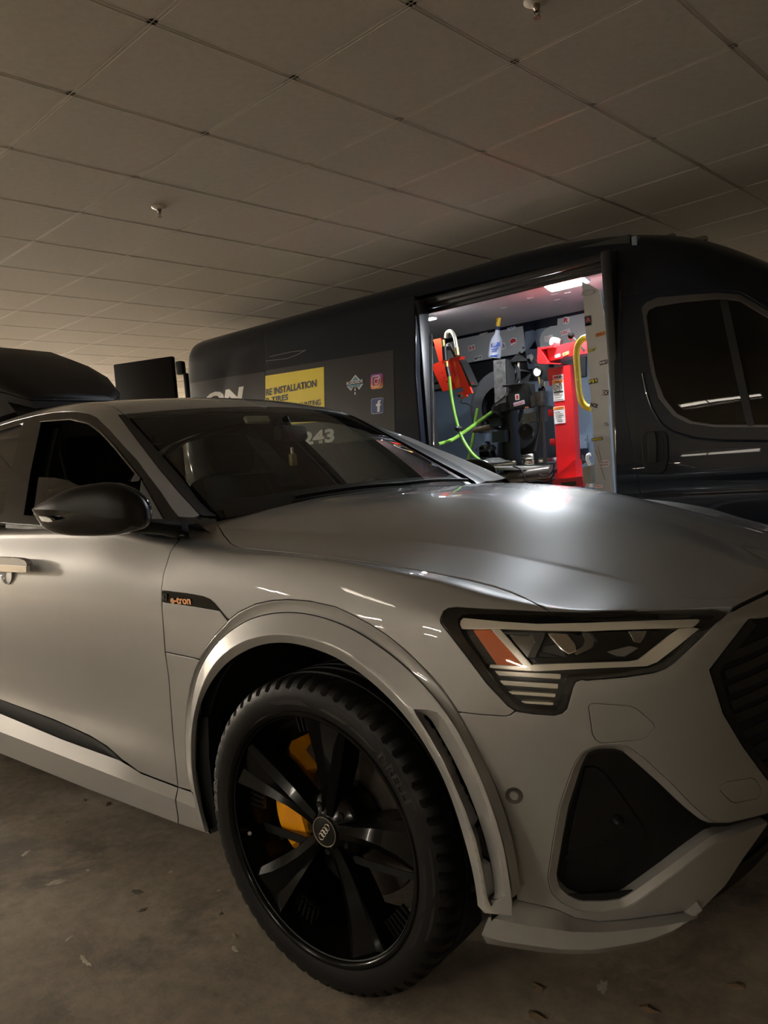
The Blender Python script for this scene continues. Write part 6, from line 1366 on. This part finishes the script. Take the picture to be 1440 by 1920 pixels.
# bits by the bulkhead: bin, white cloth, clamp post
Bx = thing('parts_bin', 'small worn wooden parts bin between red post and stainless sheet', 'bin', tuple(onY(1099, 905, 2.5)))
MB().prism([onY(x, y, 2.49) for x, y in ((1092, 876), (1106, 873), (1107, 907), (1094, 907))], (0, .07, 0)).build('bin_body', mat('bin_wood', (.26, .23, .17), rough=.6, var=.2), Bx)
Rg = thing('shop_towel', 'white shop towel hanging beside the stainless sheet', 'towel', tuple(onY(1106, 900, 2.6)))
MB().tube(spline([onY(x, y, 2.6) for x, y in ((1107, 852), (1102, 854), (1101, 861), (1105, 870))], 4), .012, 8).build('towel_loop', WHT, Rg)
loft('towel_cloth', [[onY(x0_ + (x1_ - x0_) * t, y0_, 2.6 + .02 * math.sin(t * 9)) for t in np.linspace(0, 1, 12)] for x0_, x1_, y0_ in ((1103, 1112, 868), (1102, 1114, 882), (1100, 1116, 898), (1098, 1118, 914))], WHT, Rg)
Cl = thing('bar_clamp', 'thin steel bar clamp standing behind the red post', 'clamp', tuple(onY(1082, 905, 3.2)))
MB().tube([onY(1082, 858, 3.2), onY(1083, 912, 3.2)], .012, 10).build('clamp_bar', CHROME, Cl); MB().tube([onY(1080, 863, 3.2), onY(1104, 866, 3.2)], .010, 8).box(onY(1090, 862, 3.2), (.03, .03, .07), bevel=.006).build('clamp_screw', WORN, Cl)
# ------------------------------------------------------------------ roof box on the car
Rb = thing('roof_box', 'black roof cargo box with seamed lid on the silver car', 'roof box', (-2.9, 0, 1.66))
nose = [(-2.40, .22, 1.63, 1.69, 1.72), (-2.47, .30, 1.615, 1.73, 1.78), (-2.58, .34, 1.60, 1.765, 1.86), (-2.8, .36, 1.58, 1.82, 1.965), (-3.05, .37, 1.56, 1.87, 2.05), (-3.4, .37, 1.55, 1.91, 2.12), (-3.8, .37, 1.55, 1.92, 2.13), (-4.1, .35, 1.6, 1.9, 2.08), (-4.22, .3, 1.7, 1.87, 1.98)]
def boxsec(x, hw, zb, zs, zt, part):
    if part == 'base': P = [(-hw * .8, zb), (-hw * .95, zb + .02), (-hw, zs - .005), (hw, zs - .005), (hw * .95, zb + .02), (hw * .8, zb)]
    else: P = [(-hw * 1.01, zs), (-hw * 1.01, zs + .3 * (zt - zs)), (-hw * .9, zs + .8 * (zt - zs)), (-hw * .65, zt), (0, zt + .008), (hw * .65, zt), (hw * .9, zs + .8 * (zt - zs)), (hw * 1.01, zs + .3 * (zt - zs)), (hw * 1.01, zs)]
    return [(x, y - .15, z) for y, z in P]
RBX = mat('box_plastic', (.010, .009, .008), rough=.5, spec=.3, bump=.15, bscale=200)
loft('box_base', [boxsec(*n_, 'base') for n_ in nose], RBX, Rb, closed=True, cap=True, angle=35); loft('box_lid', [boxsec(*n_, 'lid') for n_ in nose], RBX, Rb, closed=True, cap=True, angle=40)
for x_, zz in ((-2.7, 1.575), (-3.3, 1.53)):
    MB().box((x_, 0, zz), (.07, 1.06, .025), bevel=.008).box((x_, .50, zz - .05), (.07, .06, .10), bevel=.01).box((x_, -.50, zz - .05), (.07, .06, .10), bevel=.01).build('cross_bar', SATIN, Rb)
loft('wind_fairing', [[(-2.42 - .02 * abs(t) * 3, t * .30 - .15, 1.69) for t in np.linspace(-1, 1, 15)], [(-2.33, t * .32 - .15, 1.604) for t in np.linspace(-1, 1, 15)]], SATIN, Rb)
# ------------------------------------------------------------------ litter on the floor
for k, (x_, y_, s_) in enumerate(((1006, 1905, .014), (1010, 1852, .012), (1215, 1893, .013), (200, 1507, .016), (158, 1501, .012), (1380, 1850, .012), (440, 1755, .008))):
    p = on((x_, y_), 2, 0.0); rr_ = random.Random(k); V = [(p[0], p[1], .006)] ; n_ = 7
    for q_ in range(n_): a = 2 * PI * q_ / n_; r_ = s_ * rr_.uniform(.5, 1.3); V.append((p[0] + r_ * math.cos(a) * 1.6, p[1] + r_ * math.sin(a), rr_.uniform(0, .004)))
    o = raw('dry_leaf', V, [(0, 1 + q_, 1 + (q_ + 1) % n_) for q_ in range(n_)], mat('dry_leaf', (.16, .11, .06), rough=.7)); tag(o, 'small dry leaf scrap lying on the concrete floor', 'leaf', 'leaf scraps on the floor')

CHIP = mat('chip_dark', (.075, .062, .048), rough=.9, var=.5, vscale=40, bump=.8, bscale=90); SCUF = mat('scuff_light', (.40, .36, .29), rough=.8, var=.25, vscale=30)
def patch(px, a, b_, m, seed, ang=0):
    p = on(px, 2, 0); R_ = random.Random(seed); n_ = 22; V = [(p[0], p[1], .0012)]
    for q_ in range(n_):
        t = 2 * PI * q_ / n_; k = R_.uniform(.55, 1.15); dx, dy = a * k * math.cos(t), b_ * k * math.sin(t)
        V.append((p[0] + dx * math.cos(ang) - dy * math.sin(ang), p[1] + dx * math.sin(ang) + dy * math.cos(ang), .0006))
    raw('chipped_spot', V, [(0, 1 + q_, 1 + (q_ + 1) % n_) for q_ in range(n_)], m, fl_)
for k, (px, a, b_, m) in enumerate((((258, 1672), .022, .012, CHIP), ((268, 1706), .018, .010, CHIP), ((415, 1713), .012, .006, CHIP), ((465, 1695), .014, .006, CHIP), ((105, 1655), .040, .016, SCUF), ((48, 1600), .024, .010, SCUF), ((165, 1632), .010, .006, SCUF), ((320, 1635), .012, .006, SCUF), ((130, 1760), .02, .006, SCUF), ((160, 1802), .04, .008, SCUF), ((410, 1670), .008, .005, SCUF), ((1130, 1850), .03, .012, SCUF), ((440, 1780), .02, .008, SCUF), ((200, 1507), .012, .006, SCUF), ((125, 1542), .012, .004, CHIP))): patch(px, a, b_, m, k, .3 + k)
